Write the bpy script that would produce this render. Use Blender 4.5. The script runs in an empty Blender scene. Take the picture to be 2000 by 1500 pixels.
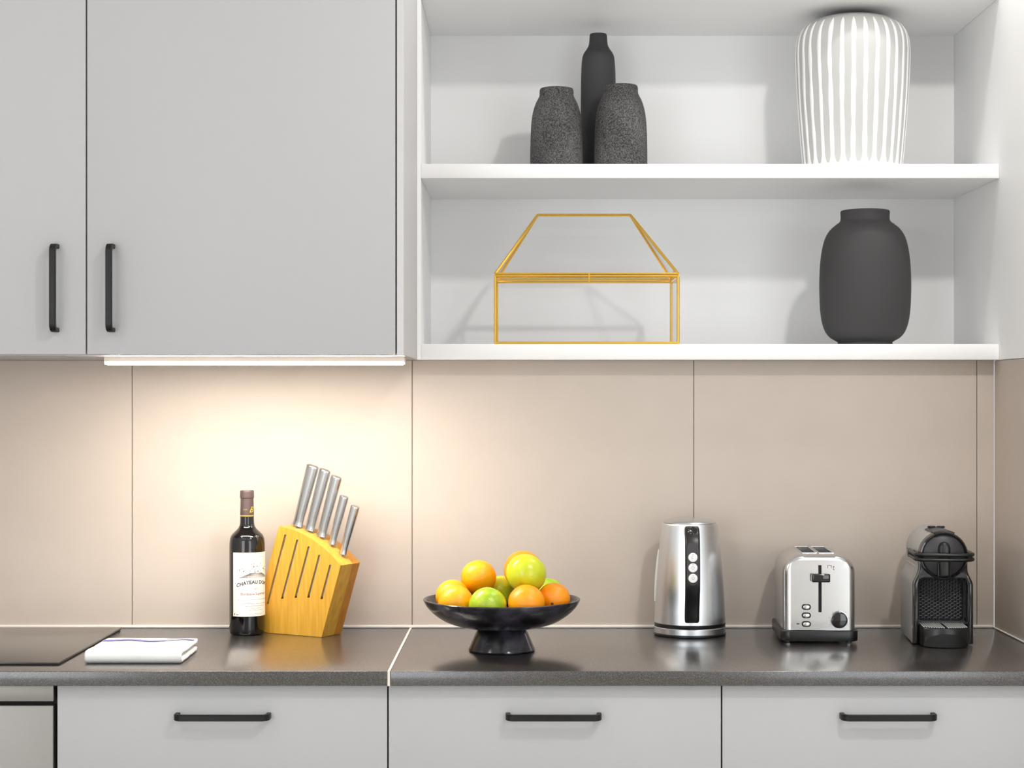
import bpy, bmesh, math, random
from mathutils import Vector, Matrix, noise

random.seed(7)
PI = math.pi
scene = bpy.context.scene
C = scene.collection

# ------------------------------------------------------------------ measures
# tile wall is the plane Y = 0, the camera stands 3.8 m in front of it, eye height 1.40 m
F, CX, CY, WALL, EYE = 3470.0, 1030.0, 777.0, 3.8, 1.40
def wx(px, d): return (px - CX) * d / F          # metres across, for something d metres away
def wz(py, d): return EYE - (py - CY) * d / F    # metres up
def wy(d): return d - WALL                       # depth behind the tile plane
TOP = EYE - 0.4917                               # worktop height
CAB = EYE + 0.0804                               # underside of wall cabinets and niche

# ------------------------------------------------------------------ camera
cam_d = bpy.data.cameras.new('camera')
cam_d.sensor_width = 36.0
cam_d.lens = F / 2000.0 * 36.0
cam_d.shift_x = -(CX - 1000.0) / 2000.0
cam_d.shift_y = (CY - 750.0) / 2000.0
cam_d.clip_start = 0.05
cam = bpy.data.objects.new('camera', cam_d)
cam.location = (0, -WALL, EYE)
cam.rotation_euler = (PI / 2, 0, 0)
C.objects.link(cam)
scene.camera = cam

# ------------------------------------------------------------------ world, lights, exposure
world = bpy.data.worlds.new('world')
scene.world = world
world.use_nodes = True
bg = world.node_tree.nodes['Background']
bg.inputs['Color'].default_value = (0.86, 0.93, 1.0, 1)
bg.inputs['Strength'].default_value = 1.0
vs = scene.view_settings
vs.view_transform = 'Standard'
vs.look = 'None'
vs.gamma = 1.0
vs.use_curve_mapping = False
vs.exposure = -0.08
scene.cycles.use_denoising = True
scene.cycles.max_bounces = 8
scene.cycles.diffuse_bounces = 6
scene.cycles.glossy_bounces = 3
scene.cycles.transparent_max_bounces = 16
scene.cycles.use_adaptive_sampling = True
scene.cycles.adaptive_threshold = 0.03
scene.cycles.sample_clamp_indirect = 6.0
scene.cycles.caustics_reflective = False
scene.cycles.caustics_refractive = False

def area_light(name, loc, target, size, power, color=(1, 1, 1), shape='DISK', size_y=None, spread=180):
    d = bpy.data.lights.new(name, 'AREA')
    d.shape = shape
    d.size = size
    if size_y: d.size_y = size_y
    d.energy = power
    d.color = color
    d.spread = math.radians(spread)
    o = bpy.data.objects.new(name, d)
    o.location = loc
    o.rotation_euler = (Vector(target) - Vector(loc)).to_track_quat('-Z', 'Y').to_euler()
    C.objects.link(o)
    return o

# daylight in the two windows of the wall behind the camera
WINX = (-2.05, 2.05)
for wxc, wpow in zip(WINX, (42, 33)):
    area_light('window_daylight', (wxc, -5.12, 1.35), (wxc, 0, 1.35), 1.7, wpow, (0.955, 0.98, 1.0), 'RECTANGLE', 2.1)
# two broad fill lights added below the ceiling as bounced light; three downlights
for xp in (-1.3, 1.3):
    area_light('ceiling_bounce_fill', (xp, -3.6, 2.9), (xp, -3.6, 0), 2.0, 12, (0.985, 0.99, 1.0), 'RECTANGLE', 1.9)
area_light('ceiling_lamp_room', (0.93, -2.15, 2.86), (0.75, -0.3, 0.9), 0.14, 18, (1.0, 0.98, 0.95))
area_light('ceiling_lamp_shelf', (0.78, -0.42, 2.92), (0.66, 0.1, 1.75), 0.11, 6.0, (1.0, 0.98, 0.95))
area_light('ceiling_lamp_left', (-1.75, -1.9, 2.86), (-1.0, -0.3, 1.3), 0.2, 4, (1.0, 0.97, 0.93))

# ------------------------------------------------------------------ materials
def lin(c):
    r = []
    for v in c[:3]:
        v = v / 255.0
        r.append(v / 12.92 if v <= 0.04045 else ((v + 0.055) / 1.055) ** 2.4)
    return (r[0], r[1], r[2], 1.0)

def new_mat(name):
    m = bpy.data.materials.new(name)
    m.use_nodes = True
    nt = m.node_tree
    return m, nt, nt.nodes['Principled BSDF']

def mat(name, rgb, rough=0.5, metal=0.0, spec=0.5, coat=0.0, bump=None, speckle=None, aniso=0.0, stretch=(1, 1, 1), coat_rough=0.05):
    """rgb in 0..255; bump=(scale,strength,distance); speckle=(scale, rgb2, lo, hi)"""
    m, nt, b = new_mat(name)
    b.inputs['Base Color'].default_value = lin(rgb)
    b.inputs['Roughness'].default_value = rough
    b.inputs['Metallic'].default_value = metal
    b.inputs['Specular IOR Level'].default_value = spec
    b.inputs['Coat Weight'].default_value = coat
    b.inputs['Coat Roughness'].default_value = coat_rough
    tc = None
    if bump or speckle:
        tc = nt.nodes.new('ShaderNodeTexCoord')
        mp = nt.nodes.new('ShaderNodeMapping')
        mp.inputs['Scale'].default_value = stretch
        nt.links.new(tc.outputs['Object'], mp.inputs['Vector'])
        tc = mp
    if bump:
        n = nt.nodes.new('ShaderNodeTexNoise')
        n.inputs['Scale'].default_value = bump[0]
        n.inputs['Detail'].default_value = 4
        nt.links.new(tc.outputs['Vector'], n.inputs['Vector'])
        bp = nt.nodes.new('ShaderNodeBump')
        bp.inputs['Strength'].default_value = bump[1]
        bp.inputs['Distance'].default_value = bump[2]
        nt.links.new(n.outputs['Fac'], bp.inputs['Height'])
        nt.links.new(bp.outputs['Normal'], b.inputs['Normal'])
    if speckle:
        n = nt.nodes.new('ShaderNodeTexNoise')
        n.inputs['Scale'].default_value = speckle[0]
        n.inputs['Detail'].default_value = 3
        nt.links.new(tc.outputs['Vector'], n.inputs['Vector'])
        r = nt.nodes.new('ShaderNodeValToRGB')
        r.color_ramp.elements[0].position = speckle[2]
        r.color_ramp.elements[0].color = lin(rgb)
        r.color_ramp.elements[1].position = speckle[3]
        r.color_ramp.elements[1].color = lin(speckle[1])
        nt.links.new(n.outputs['Fac'], r.inputs['Fac'])
        nt.links.new(r.outputs['Color'], b.inputs['Base Color'])
    if aniso:
        b.inputs['Anisotropic'].default_value = aniso
        t = nt.nodes.new('ShaderNodeTangent')
        t.direction_type = 'RADIAL'
        t.axis = 'Z'
        nt.links.new(t.outputs['Tangent'], b.inputs['Tangent'])
    return m

def wood_mat(name, dark, light, scale=(60, 60, 4)):
    m, nt, b = new_mat(name)
    tc = nt.nodes.new('ShaderNodeTexCoord')
    mp = nt.nodes.new('ShaderNodeMapping')
    mp.inputs['Rotation'].default_value = (0, -0.31, 0)
    mp.inputs['Scale'].default_value = scale
    n = nt.nodes.new('ShaderNodeTexNoise')
    n.inputs['Scale'].default_value = 2.5
    n.inputs['Detail'].default_value = 5
    r = nt.nodes.new('ShaderNodeValToRGB')
    r.color_ramp.elements[0].position = 0.3
    r.color_ramp.elements[0].color = lin(dark)
    r.color_ramp.elements[1].position = 0.7
    r.color_ramp.elements[1].color = lin(light)
    nt.links.new(tc.outputs['Object'], mp.inputs['Vector'])
    nt.links.new(mp.outputs['Vector'], n.inputs['Vector'])
    nt.links.new(n.outputs['Fac'], r.inputs['Fac'])
    nt.links.new(r.outputs['Color'], b.inputs['Base Color'])
    b.inputs['Roughness'].default_value = 0.38
    return m

def fruit_mat(name, c1, c2, rough, bump_scale, bump_dist, scale=14):
    m, nt, b = new_mat(name)
    tc = nt.nodes.new('ShaderNodeTexCoord')
    n = nt.nodes.new('ShaderNodeTexNoise')
    n.inputs['Scale'].default_value = scale
    n.inputs['Detail'].default_value = 3
    r = nt.nodes.new('ShaderNodeValToRGB')
    r.color_ramp.elements[0].position = 0.32
    r.color_ramp.elements[0].color = lin(c1)
    r.color_ramp.elements[1].position = 0.68
    r.color_ramp.elements[1].color = lin(c2)
    nt.links.new(tc.outputs['Object'], n.inputs['Vector'])
    nt.links.new(n.outputs['Fac'], r.inputs['Fac'])
    nt.links.new(r.outputs['Color'], b.inputs['Base Color'])
    b.inputs['Roughness'].default_value = rough
    if bump_dist:
        v = nt.nodes.new('ShaderNodeTexVoronoi')
        v.inputs['Scale'].default_value = bump_scale
        bp = nt.nodes.new('ShaderNodeBump')
        bp.inputs['Strength'].default_value = 0.5
        bp.inputs['Distance'].default_value = bump_dist
        nt.links.new(tc.outputs['Object'], v.inputs['Vector'])
        nt.links.new(v.outputs['Distance'], bp.inputs['Height'])
        nt.links.new(bp.outputs['Normal'], b.inputs['Normal'])
    return m

def glass_mat(name, tint=(1, 1, 1), alpha_mix=0.06):
    # thin clear pane: mostly see-through with a fresnel mirror
    m = bpy.data.materials.new(name)
    m.use_nodes = True
    nt = m.node_tree
    nt.nodes.clear()
    out = nt.nodes.new('ShaderNodeOutputMaterial')
    tr = nt.nodes.new('ShaderNodeBsdfTransparent')
    tr.inputs['Color'].default_value = (tint[0], tint[1], tint[2], 1)
    gl = nt.nodes.new('ShaderNodeBsdfGlossy')
    gl.inputs['Roughness'].default_value = 0.02
    lw = nt.nodes.new('ShaderNodeLayerWeight')
    lw.inputs['Blend'].default_value = 0.5
    pw = nt.nodes.new('ShaderNodeMath'); pw.operation = 'POWER'; pw.inputs[1].default_value = 5.0
    nt.links.new(lw.outputs['Facing'], pw.inputs[0])
    fr = nt.nodes.new('ShaderNodeMath'); fr.operation = 'MULTIPLY_ADD'; fr.inputs[1].default_value = 0.6; fr.inputs[2].default_value = 0.02
    nt.links.new(pw.outputs['Value'], fr.inputs[0])
    mx = nt.nodes.new('ShaderNodeMixShader')
    nt.links.new(fr.outputs['Value'], mx.inputs['Fac'])
    nt.links.new(tr.outputs['BSDF'], mx.inputs[1])
    nt.links.new(gl.outputs['BSDF'], mx.inputs[2])
    nt.links.new(mx.outputs['Shader'], out.inputs['Surface'])
    return m

def emit_mat(name, rgb, strength):
    m, nt, b = new_mat(name)
    b.inputs['Base Color'].default_value = (0.8, 0.8, 0.8, 1)
    b.inputs['Emission Color'].default_value = lin(rgb)
    b.inputs['Emission Strength'].default_value = strength
    return m

M = {}
M['plaster'] = mat('plaster', (236, 235, 233), 0.85, bump=(60, 0.1, 0.001))
M['floor'] = mat('floor_pale_bounce', (222, 218, 212), 0.45, speckle=(3, (210, 205, 198), 0.4, 0.6), stretch=(1, 12, 1))  # unseen floor, made pale to bounce light up onto drawers and steel
M['grout'] = mat('grout', (140, 129, 118), 0.9)
M['tile'] = mat('beige_tile', (197, 185, 174), 0.55, speckle=(14, (194, 182, 171), 0.3, 0.7), bump=(160, 0.06, 0.001))
M['seal'] = mat('white_sealant', (240, 236, 230), 0.5)
M['cabinet'] = mat('grey_laminate', (180, 180, 182), 0.5, spec=0.35)
M['cabinet_edge'] = mat('cabinet_side', (198, 197, 198), 0.55, spec=0.35)
M['carcass'] = mat('carcass', (40, 38, 38), 0.8)
M['shelf'] = mat('white_lacquer', (243, 243, 243), 0.5, spec=0.4)
M['counter'] = mat('speckled_worktop', (26, 24, 24), 0.32, spec=0.5, coat=1.0, coat_rough=0.2, speckle=(560, (104, 98, 95), 0.46, 0.74))
M['counter'].node_tree.nodes['Principled BSDF'].inputs['Coat IOR'].default_value = 1.65
M['joint'] = mat('joint_profile', (228, 220, 208), 0.45)
M['handle'] = mat('black_handle', (9, 9, 9), 0.42, spec=0.35)
M['steel'] = mat('brushed_steel', (146, 143, 139), 0.45, 1.0, bump=(220, 0.08, 0.0003), stretch=(1, 1, 40))
M['steel_lathe'] = mat('brushed_kettle_steel', (224, 227, 231), 0.27, 1.0, aniso=0.7)
M['chrome'] = mat('polished_steel', (226, 226, 226), 0.12, 1.0)
M['steel_soft'] = mat('satin_steel', (212, 213, 214), 0.24, 1.0)
M['gold'] = mat('brass', (248, 200, 88), 0.22, 1.0)
M['black_plastic'] = mat('black_plastic', (20, 20, 21), 0.32)
M['black_gloss'] = mat('black_gloss', (6, 6, 7), 0.08, coat=0.5)
M['dark_plastic'] = mat('charcoal_plastic', (52, 50, 53), 0.4)
M['hob_glass'] = mat('hob_glass', (24, 22, 21), 0.3, spec=0.6, coat=1.0, coat_rough=0.2)
M['gasket'] = mat('gasket', (5, 5, 5), 0.6)
M['white_button'] = mat('white_button', (245, 245, 245), 0.35)
M['grey_print'] = mat('grey_print', (120, 120, 122), 0.5)
M['dark_print'] = mat('dark_print', (40, 34, 32), 0.6)
M['matte_black'] = mat('matte_black_ceramic', (66, 65, 66), 0.72, spec=0.3, bump=(260, 0.12, 0.0006))
M['bowl'] = mat('black_stone_bowl', (20, 20, 23), 0.2, spec=0.55, speckle=(18, (84, 80, 94), 0.45, 0.8))
M['towel'] = mat('white_cotton', (246, 245, 244), 0.95, spec=0.1, bump=(700, 0.35, 0.001))
M['stripe_blue'] = mat('blue_stripe', (126, 128, 178), 0.95, spec=0.1)
M['grey_glaze'] = mat('grey_glaze', (190, 190, 188), 0.5, spec=0.3)
M['white_glaze'] = mat('white_glaze', (246, 246, 246), 0.42, spec=0.4)
M['bottle'] = mat('dark_bottle_glass', (10, 8, 9), 0.06, spec=0.5, coat=0.4)
M['capsule'] = mat('capsule_foil', (96, 80, 78), 0.36, 0.25)
M['label'] = mat('label_paper', (246, 238, 230), 0.7)
M['gold_print'] = mat('gold_print', (226, 200, 60), 0.35, 0.3)
M['bamboo'] = wood_mat('bamboo', (194, 143, 44), (216, 167, 66))
M['bamboo_dark'] = wood_mat('bamboo_dark', (172, 108, 26), (196, 134, 44))
M['orange'] = fruit_mat('orange_peel', (248, 150, 0), (252, 182, 8), 0.34, 560, 0.0004)
M['orange_deep'] = fruit_mat('orange_peel_deep', (248, 134, 2), (252, 166, 12), 0.34, 560, 0.0004)
M['apple'] = fruit_mat('green_apple', (178, 200, 22), (214, 216, 52), 0.22, 100, 0, 20)
M['apple_green'] = fruit_mat('green_apple_deep', (146, 186, 24), (196, 208, 60), 0.26, 500, 0.0003, 45)
M['stem'] = mat('fruit_stem', (84, 62, 30), 0.8)
M['glass'] = glass_mat('clear_pane')
M['machine_grey'] = mat('machine_grey', (160, 161, 160), 0.3, spec=0.5)
M['tank_smoke'] = mat('kettle_window', (226, 226, 222), 0.25)
M['led'] = emit_mat('led_diffuser', (255, 244, 229), 132)
M['led_case'] = mat('led_case', (236, 226, 214), 0.45)
M['grid_sheen'] = mat('drip_grid_sheen', (196, 196, 196), 0.4)
M['frame_white'] = mat('window_frame_white', (238, 238, 238), 0.4)

def stone_mat(name):
    m, nt, b = new_mat(name)
    tc = nt.nodes.new('ShaderNodeTexCoord')
    n = nt.nodes.new('ShaderNodeTexNoise'); n.inputs['Scale'].default_value = 400; n.inputs['Detail'].default_value = 5
    n2 = nt.nodes.new('ShaderNodeTexNoise'); n2.inputs['Scale'].default_value = 14
    ad = nt.nodes.new('ShaderNodeMath'); ad.operation = 'MULTIPLY_ADD'; ad.inputs[1].default_value = 0.25
    r = nt.nodes.new('ShaderNodeValToRGB')
    r.color_ramp.elements[0].position = 0.5; r.color_ramp.elements[0].color = lin((44, 43, 44))
    r.color_ramp.elements[1].position = 0.82; r.color_ramp.elements[1].color = lin((118, 116, 116))
    bp = nt.nodes.new('ShaderNodeBump'); bp.inputs['Strength'].default_value = 0.7; bp.inputs['Distance'].default_value = 0.0016
    nt.links.new(tc.outputs['Object'], n.inputs['Vector'])
    nt.links.new(tc.outputs['Object'], n2.inputs['Vector'])
    nt.links.new(n2.outputs['Fac'], ad.inputs[0])
    nt.links.new(n.outputs['Fac'], ad.inputs[2])
    nt.links.new(ad.outputs['Value'], r.inputs['Fac'])
    nt.links.new(r.outputs['Color'], b.inputs['Base Color'])
    nt.links.new(n.outputs['Fac'], bp.inputs['Height'])
    nt.links.new(bp.outputs['Normal'], b.inputs['Normal'])
    b.inputs['Roughness'].default_value = 0.8
    b.inputs['Specular IOR Level'].default_value = 0.3
    return m
M['stone'] = stone_mat('rough_stone')

# ------------------------------------------------------------------ mesh helpers
def finish(name, bm, m, parent=None, angle=35):
    bmesh.ops.recalc_face_normals(bm, faces=bm.faces[:])
    me = bpy.data.meshes.new(name)
    bm.to_mesh(me); bm.free()
    me.polygons.foreach_set('use_smooth', [True] * len(me.polygons))
    me.set_sharp_from_angle(angle=math.radians(angle))
    me.materials.append(M[m] if isinstance(m, str) else m)
    o = bpy.data.objects.new(name, me)
    C.objects.link(o)
    if parent: o.parent = parent
    return o

def tag(o, label=None, cat=None, group=None, kind=None):
    if label: o['label'] = label
    if cat: o['category'] = cat
    if group: o['group'] = group
    if kind: o['kind'] = kind
    return o

def thing(name, label, cat, loc, rz=0.0, group=None):
    o = bpy.data.objects.new(name, None)
    o.empty_display_size = 0.05
    C.objects.link(o)
    o.location = loc
    o.rotation_euler = (0, 0, rz)
    return tag(o, label, cat, group)

def add_box(bm, x0, x1, y0, y1, z0, z1, bev=0.0, seg=2):
    r = bmesh.ops.create_cube(bm, size=1.0)
    vs_ = r['verts']
    for v in vs_:
        v.co = Vector((x0 + (v.co.x + 0.5) * (x1 - x0), y0 + (v.co.y + 0.5) * (y1 - y0), z0 + (v.co.z + 0.5) * (z1 - z0)))
    if bev > 0:
        es = list({e for v in vs_ for e in v.link_edges})
        bmesh.ops.bevel(bm, geom=es, offset=bev, segments=seg, profile=0.5, affect='EDGES')
    return bm

def box(x0, x1, y0, y1, z0, z1, bev=0.0, seg=2):
    return add_box(bmesh.new(), x0, x1, y0, y1, z0, z1, bev, seg)

def add_lathe(bm, prof, seg=64, center=(0, 0, 0), axis='Z', cap=True):
    """prof: list of (r, h); axis Z (up) or Y (towards -Y: h grows towards the viewer)"""
    rings = []
    def place(r, h, a):
        if axis == 'Z':
            p = Vector((r * math.sin(a), -r * math.cos(a), h))
        elif axis == 'Y':
            p = Vector((r * math.sin(a), -h, r * math.cos(a)))
        else:
            p = Vector((h, r * math.sin(a), r * math.cos(a)))
        return p + Vector(center)
    for r, h in prof:
        if r < 1e-6:
            rings.append([bm.verts.new(place(0, h, 0))])
        else:
            rings.append([bm.verts.new(place(r, h, 2 * PI * k / seg)) for k in range(seg)])
    for a, b in zip(rings[:-1], rings[1:]):
        for k in range(seg):
            k2 = (k + 1) % seg
            if len(a) == 1 and len(b) == 1: continue
            if len(a) == 1: bm.faces.new((a[0], b[k], b[k2]))
            elif len(b) == 1: bm.faces.new((a[k], b[0], a[k2]))
            else: bm.faces.new((a[k], b[k], b[k2], a[k2]))
    if cap:
        for rg in (rings[0], rings[-1]):
            if len(rg) > 1: bm.faces.new(rg)
    return bm

def lathe(prof, seg=64, center=(0, 0, 0), axis='Z', cap=True):
    return add_lathe(bmesh.new(), prof, seg, center, axis, cap)

def smooth_profile(pts, n=6):
    """Catmull-Rom through (r,h) points"""
    out = []
    P = [pts[0]] + list(pts) + [pts[-1]]
    for i in range(1, len(P) - 2):
        p0, p1, p2, p3 = P[i - 1], P[i], P[i + 1], P[i + 2]
        for k in range(n):
            t = k / n
            q = []
            for c in range(len(p1)):
                q.append(0.5 * ((2 * p1[c]) + (-p0[c] + p2[c]) * t + (2 * p0[c] - 5 * p1[c] + 4 * p2[c] - p3[c]) * t * t + (-p0[c] + 3 * p1[c] - 3 * p2[c] + p3[c]) * t ** 3))
            out.append(tuple(q))
    out.append(tuple(pts[-1]))
    return out

def add_tube(bm, path, rad, seg=12, closed=False, squash=None):
    """round tube along a list of points; rad number or list"""
    pts = [Vector(p) for p in path]
    n = len(pts)
    rings = []
    up = None
    for i, p in enumerate(pts):
        a = pts[(i - 1) % n] if (closed or i > 0) else p
        b = pts[(i + 1) % n] if (closed or i < n - 1) else p
        t = (b - a).normalized()
        if up is None:
            up = Vector((0, 0, 1)) if abs(t.z) < 0.9 else Vector((0, 1, 0))
        s = t.cross(up)
        if s.length < 1e-6: s = t.cross(Vector((1, 0, 0)))
        s.normalize()
        u = s.cross(t).normalized()
        up = u
        r = rad[i] if isinstance(rad, (list, tuple)) else rad
        rings.append([bm.verts.new(p + s * (r * math.cos(2 * PI * k / seg)) + u * (r * (squash or 1.0) * math.sin(2 * PI * k / seg))) for k in range(seg)])
    cnt = n if closed else n - 1
    for i in range(cnt):
        A, B = rings[i], rings[(i + 1) % n]
        for k in range(seg):
            k2 = (k + 1) % seg
            bm.faces.new((A[k], A[k2], B[k2], B[k]))
    if not closed:
        bm.faces.new(rings[0]); bm.faces.new(rings[-1])
    return bm

def tube(path, rad, seg=12, closed=False, squash=None):
    return add_tube(bmesh.new(), path, rad, seg, closed, squash)

def add_strip_sweep(bm, path, side, width, thick):
    """flat bar (width along 'side', thickness in the bending plane) along a path"""
    pts = [Vector(p) for p in path]
    side = Vector(side).normalized()
    rings = []
    for i, p in enumerate(pts):
        a = pts[max(i - 1, 0)]; b = pts[min(i + 1, len(pts) - 1)]
        t = (b - a).normalized()
        nrm = t.cross(side).normalized()
        w, h = width / 2, thick / 2
        c = min(w, h) * 0.25
        prof = [(-w + c, -h), (w - c, -h), (w, -h + c), (w, h - c), (w - c, h), (-w + c, h), (-w, h - c), (-w, -h + c)]
        rings.append([bm.verts.new(p + side * x + nrm * y) for x, y in prof])
    for A, B in zip(rings[:-1], rings[1:]):
        for k in range(8):
            k2 = (k + 1) % 8
            bm.faces.new((A[k], A[k2], B[k2], B[k]))
    bm.faces.new(rings[0]); bm.faces.new(rings[-1])
    return bm

def add_prism(bm, poly, axis, a, b, bev=0.0, seg=3, ends='both'):
    """poly: list of 2-D points; axis 'Y': poly=(x,z); 'X': poly=(y,z); 'Z': poly=(x,y)"""
    def P(u, v, w):
        return {'Y': (u, w, v), 'X': (w, u, v), 'Z': (u, v, w)}[axis]
    A = [bm.verts.new(P(u, v, a)) for u, v in poly]
    B = [bm.verts.new(P(u, v, b)) for u, v in poly]
    fa = bm.faces.new(A); fb = bm.faces.new(B)
    n = len(poly)
    for k in range(n):
        bm.faces.new((A[k], A[(k + 1) % n], B[(k + 1) % n], B[k]))
    if bev > 0:
        es = []
        if ends in ('both', 'a'): es += list(fa.edges)
        if ends in ('both', 'b'): es += list(fb.edges)
        bmesh.ops.recalc_face_normals(bm, faces=bm.faces[:])
        bmesh.ops.bevel(bm, geom=es, offset=bev, segments=seg, profile=0.5, affect='EDGES')
    return bm

def prism(poly, axis, a, b, bev=0.0, seg=3, ends='both'):
    return add_prism(bmesh.new(), poly, axis, a, b, bev, seg, ends)

def rounded_rect(x0, x1, y0, y1, r, n=6):
    out = []
    if not isinstance(r, (list, tuple)): r = (r, r, r, r)
    for (cx, cy, a0, rr) in ((x1 - r[0], y0 + r[0], -90, r[0]), (x1 - r[1], y1 - r[1], 0, r[1]), (x0 + r[2], y1 - r[2], 90, r[2]), (x0 + r[3], y0 + r[3], 180, r[3])):
        if rr < 1e-6:
            out.append((cx, cy)); continue
        for k in range(n + 1):
            a = math.radians(a0 + 90.0 * k / n)
            out.append((cx + rr * math.cos(a), cy + rr * math.sin(a)))
    return out

def plate_with_holes(xs, cells_open, zfun, y0, y1, shear=0.0):
    """vertical board: xs column edges; zfun(col x, row index) heights; cells_open(c, r) -> True leaves a hole"""
    bm = bmesh.new()
    nr = len(zfun(xs[0]))
    def V(cache, c, r, y):
        k = (c, r, y)
        if k not in cache:
            z = zfun(xs[c])[r]
            cache[k] = bm.verts.new((xs[c] + shear * z, y, z))
        return cache[k]
    cache = {}
    solid = {}
    for c in range(len(xs) - 1):
        for r in range(nr - 1):
            solid[(c, r)] = not cells_open(c, r)
    for (c, r), s in solid.items():
        if not s: continue
        bm.faces.new((V(cache, c, r, y0), V(cache, c + 1, r, y0), V(cache, c + 1, r + 1, y0), V(cache, c, r + 1, y0)))
        bm.faces.new((V(cache, c, r, y1), V(cache, c, r + 1, y1), V(cache, c + 1, r + 1, y1), V(cache, c + 1, r, y1)))
        for (dc, dr, p, q) in ((-1, 0, (c, r), (c, r + 1)), (1, 0, (c + 1, r), (c + 1, r + 1)), (0, -1, (c, r), (c + 1, r)), (0, 1, (c, r + 1), (c + 1, r + 1))):
            if not solid.get((c + dc, r + dr), False):
                bm.faces.new((V(cache, p[0], p[1], y0), V(cache, q[0], q[1], y0), V(cache, q[0], q[1], y1), V(cache, p[0], p[1], y1)))
    return bm

def text_geometry(body, size, spacing=1.0, shear=0.0, bold=0.0):
    cu = bpy.data.curves.new('lettering', 'FONT')
    cu.body = body
    cu.size = size
    cu.space_character = spacing
    cu.shear = shear
    cu.offset = bold
    cu.resolution_u = 3
    cu.align_x = 'LEFT'
    o = bpy.data.objects.new('lettering', cu)
    C.objects.link(o)
    dg = bpy.context.evaluated_depsgraph_get()
    dg.update()
    me = bpy.data.meshes.new_from_object(o.evaluated_get(dg))
    vs_ = [v.co.copy() for v in me.vertices]
    fs = [tuple(p.vertices) for p in me.polygons]
    bpy.data.objects.remove(o)
    bpy.data.curves.remove(cu)
    bpy.data.meshes.remove(me)
    return vs_, fs

def structure(name, bm, m):
    return tag(finish(name, bm, m), kind='structure')

# ================================================================== the room
XR = 0.9985                       # face of the tiled right wall
structure('floor', box(-3.2, 3.2, -5.2, 0.6, -0.05, 0.0), 'floor')
structure('ceiling', box(-3.2, 3.2, -5.2, 0.6, 2.95, 3.0), 'plaster')
structure('wall_left', box(-3.25, -3.2, -5.2, 0.6, 0.0, 2.95), 'plaster')
structure('wall_far_right', box(3.2, 3.25, -5.2, 0.6, 0.0, 2.95), 'plaster')

# wall behind the camera, with two tall window openings
bm = bmesh.new()
w0, wz0, wz1 = 0.9, 0.25, 2.45
xs = [-3.2]
for c in WINX: xs += [c - w0, c + w0]
xs.append(3.2)
for i in range(len(xs) - 1):
    if i % 2:
        add_box(bm, xs[i], xs[i + 1], -5.3, -5.2, 0.0, wz0)
        add_box(bm, xs[i], xs[i + 1], -5.3, -5.2, wz1, 2.95)
    else:
        add_box(bm, xs[i], xs[i + 1], -5.3, -5.2, 0.0, 2.95)
structure('wall_behind_camera', bm, 'plaster')
for i, c in enumerate(WINX):
    bm = bmesh.new()
    for (a, b_, z0, z1) in ((c - w0, c - w0 + 0.05, wz0, wz1), (c + w0 - 0.05, c + w0, wz0, wz1), (c - 0.03, c + 0.03, wz0 + 0.05, wz1 - 0.05), (c - w0 + 0.05, c + w0 - 0.05, wz0, wz0 + 0.05), (c - w0 + 0.05, c + w0 - 0.05, wz1 - 0.05, wz1)):
        add_box(bm, a, b_, -5.28, -5.22, z0, z1)
    structure('window_%d' % (i + 1), bm, 'frame_white')

# tiled kitchen wall: a grout bed with separate large tiles
bm = box(-3.2, XR, 0.003, 0.10, 0.0, CAB)
wall = structure('wall_back', bm, 'grout')
bm = box(-3.2, -0.2345, 0.003, 0.10, CAB, 2.95)
add_box(bm, -0.2345, 0.9958, 0.003, 0.10, 2.27, 2.95)
structure('wall_back_upper', bm, 'plaster')
structure('wall_back_right', box(1.12, 3.2, 0.003, 0.10, 0.0, 2.95), 'plaster')
joints = [-3.2, -2.651, -2.049, -1.447, -0.8454, -0.2464, 0.3559, 0.9615, XR]
for a, b_ in zip(joints[:-1], joints[1:]):
    finish('tile', box(a + 0.0008, b_ - 0.0008, 0.0, 0.0055, TOP + 0.0005, CAB - 0.0004, 0.0006, 1), 'tile', wall)
# right-hand partition: tiled below, white above
bm = box(XR + 0.004, 1.12, -0.72, 0.003, 0.0, CAB)
wr = structure('wall_right', bm, 'plaster')
finish('tile', box(XR, XR + 0.006, -0.598, -0.0008, TOP + 0.0005, CAB - 0.0015, 0.0006, 1), 'tile', wr)
structure('wall_right_upper', box(0.9962, 1.12, -0.72, 0.40, CAB, 2.95), 'shelf')
# sealing strips along the worktop
structure('trim_1', box(-2.2, XR - 0.004, -0.0045, -0.0003, TOP + 0.0002, TOP + 0.006, 0.001, 1), 'seal')
structure('trim_2', box(XR - 0.0038, XR - 0.0003, -0.598, -0.0003, TOP + 0.0002, TOP + 0.003, 0.0008, 1), 'seal')

# ================================================================== niche with shelves
YF, YB = wy(3.75), wy(4.145)
niche = thing('niche_shelf', 'white open niche with two long shelves above the beige tiles', 'shelf', (0.38, YF, CAB))
off = Vector((0.38, YF, CAB))
def part_world(name, bm, m, parent, o0):
    bmesh.ops.translate(bm, vec=-Vector(o0), verts=bm.verts[:])
    return finish(name, bm, m, parent)
NL, NR = -0.2334, 0.9958
part_world('back_panel', box(NL, NR, YB, YB + 0.018, CAB, 2.2645), 'shelf', niche, off)
part_world('side_panel', box(NL, NL + 0.0086, YF, YB, CAB, 2.2645, 0.0006, 1), 'shelf', niche, off)
part_world('top_panel', box(NL + 0.0088, NR, YF, YB, EYE + 0.8445, 2.2645, 0.0006, 1), 'shelf', niche, off)
part_world('shelf_board', box(NL + 0.0088, NR, YF, YB, EYE + 0.4636, EYE + 0.4939, 0.0010, 2), 'shelf', niche, off)
part_world('shelf_board', box(NL + 0.0088, NR, YF, YB, CAB, EYE + 0.1135, 0.0010, 2), 'shelf', niche, off)
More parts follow.
